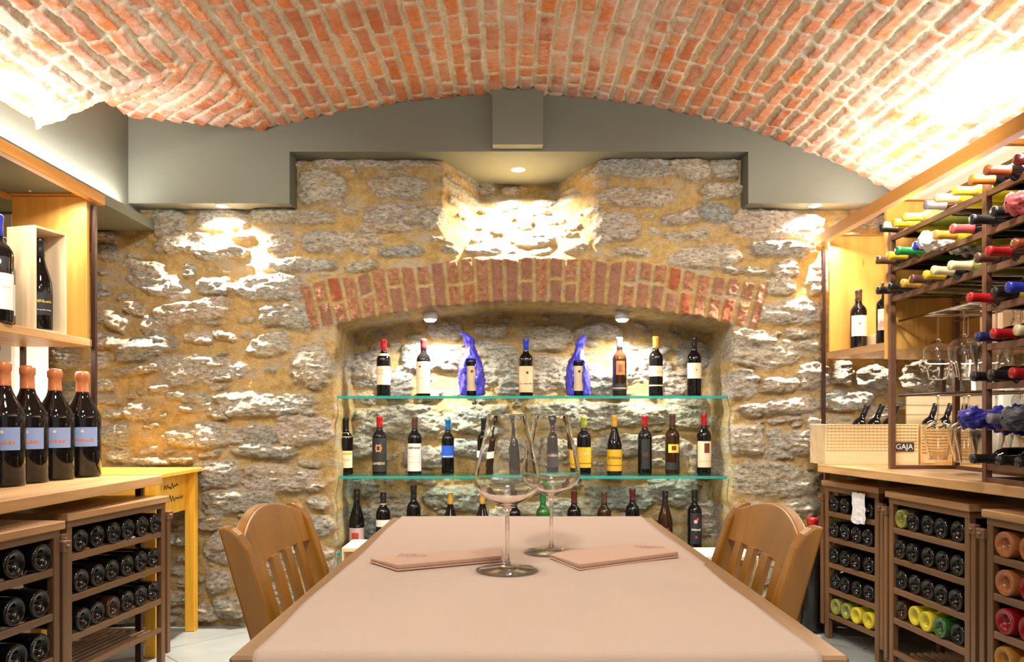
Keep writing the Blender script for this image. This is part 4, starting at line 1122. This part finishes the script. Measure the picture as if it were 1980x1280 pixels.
def rack_bottle(y, z, capn, glass, lab, tilt=0, ext=.105, wrap=None):
    R = .0365; Hh = .310
    # neck points to -X and rests on the front rail; base toward the wall
    bx = XR-ext+Hh
    rot = Euler((0, -PI/2+tilt, 0))
    zc = z+R*.43+.003
    d = Vector((0, 0, 1)); d.rotate(rot)
    loc = Vector((XR-ext, y, zc))-d*Hh
    o = bottle(lab, loc, rot, 'bord', R, Hh, glass, 'cap_'+capn, None, 20, 'bottles lying neck outwards in the iron rack', capfrac=.76)
    if wrap:
        mb = MB(); rd = random.Random(int(y*100)); ph = [rd.uniform(0, 6) for _ in range(5)]
        prf = [(.002, .345), (.020, .34), (.030, .325), (.034, .30), (.030, .28), (.026, .26), (.03, .235), (.04, .21), (.043, .16), (.042, .05)]
        prf = list(reversed(prf)); prf = [(radius_at(prf, .05+.2945*q/50), .05+.2945*q/50) for q in range(51)]; mb.lathe(prf, 44, 0, None, False, lambda a, zz: 1+.14*math.sin(3*a+ph[0]+zz*90)+.12*math.sin(7*a+ph[1]-zz*130)+.10*math.sin(12*a+ph[2]+zz*170))
        build('tissue_wrap', mb, wrap, o)
RNAME = ['top rail', 'second rail', 'third rail', 'fourth rail', 'fifth rail', 'sixth rail', 'seventh rail', 'lowest rail']
first = [[('black', 'n'), ('yellow', 'y'), ('lime', 'o'), (None, 0), ('grey', 'n'), ('cream', 'y'), ('lime', 'y')],
         [('brown', 'k'), ('yellow', 'n'), ('green', 'g'), ('blue', 'k'), ('white', 'o', 'tissue_white'), ('gold', 'y'), ('rose', 'k')],
         [('black', 'k'), ('black', 'k'), ('gold', 'o'), ('brown', 'n'), ('yellow', 'k'), ('cream', 'k'), ('cream', 'o')]]
second = [[('orange', 'k'), ('rust', 'k'), ('maroon', 'k')], [('black', 'k'), ('black', 'k'), ('red', 'k', 'tissue_red'), ('brown', 'k')],
          [('brown', 'n'), ('red', 'n'), ('rust', 'n'), ('rose', 'k')], [('red', 'n'), ('black', 'y'), ('blue', 'k'), ('yellow', 'n')], [('navy', 'k'), ('red', 'n'), ('cream', 'o'), ('grey', 'k')],
          [('black', 'k'), ('black', 'k'), ('red', 'k'), ('black', 'k')], [('blue', 'k', 'tissue_navy'), ('grey', 'k'), ('grey', 'k', 'tissue_dark')], [('black', 'k'), ('black', 'k'), ('black', 'k'), ('grey', 'k')]]
def fill(rowlist, ystart, step, bay, z, ri):
    for k, sp in enumerate(rowlist):
        if sp[0] is None: continue
        y = ystart-k*step
        lab = f'{sp[0]}-capped bottle lying in iron rack, {RNAME[ri]}, {bay} section, {ORD[k]} from wall'
        if len(sp) > 2: lab = f'bottle wrapped in {sp[2].replace("tissue_", "").replace("tissue", "blue")} tissue on the {RNAME[ri]} of the iron rack'
        rack_bottle(y, z, sp[0], BG[sp[1]], lab, tilt=random.uniform(-.02, .05), ext=random.uniform(.065, .105), wrap=sp[2] if len(sp) > 2 else None)
for ri in range(3): fill(first[ri], YA-.058, .088, 'far', RZ[ri], ri)
for ri in range(8): fill(second[ri], YBk-.062, .100, 'near', RZ[ri], ri)

# ------------------------------------------------------------------ hanging glasses
hr = thing('glass_hanger', 'chrome rods under the iron rack holding hanging stemmed glasses', 'glass hanger')
for zz in (1.455, 1.142):
    for yc in (3.05, 2.875, 2.735):
        for yy in (yc-.022, yc+.022):
            mb = MB(); mb.tube([(1.632, yy, zz), (1.868, yy, zz)], .0030, 8); build('rod', mb, 'chrome', hr)
    for xx in (1.632, 1.868):
        mb = MB(); mb.tube([(xx, 2.63, zz), (xx, 3.25, zz)], .0045, 8); build('crossbar', mb, 'chrome' if zz > 1.3 else 'dark_steel', hr)
gs = lathe_glass('hanging_glass', .93, seg=40)
for tier, (zz, nm) in enumerate(((1.455, 'upper'), (1.142, 'lower'))):
    for j, yy in enumerate((3.05, 2.875, 2.735)):
        for i, xx in enumerate((1.685, 1.805)):
            o = link('hanging_glass', gs, None, (xx, yy, zz+.0045), (PI, 0, 0))
            tag(o, f'clear stemmed glass hanging upside down, {nm} tier, {("front", "back")[i]} one, {ORD[j]} from the wall', 'wine glass', 'glasses hanging under the iron rack')

# ------------------------------------------------------------------ camera and view
cam = bpy.data.cameras.new('camera'); co = bpy.data.objects.new('camera', cam); C.objects.link(co)
co.location = (0, 0, H); co.rotation_euler = (PI/2, 0, 0)
cam.sensor_width = 36; cam.lens = F/1980*36; cam.shift_x = (990-CX)/1980; cam.shift_y = (HY-640)/1980; cam.clip_start = .05
S.camera = co
S.view_settings.view_transform = 'Standard'; S.view_settings.look = 'None'; S.view_settings.gamma = 1; S.view_settings.use_curve_mapping = False
S.view_settings.exposure = 0.0
S.cycles.max_bounces = 10; S.cycles.transmission_bounces = 10; S.cycles.transparent_max_bounces = 12
S.cycles.caustics_reflective = False; S.cycles.caustics_refractive = False
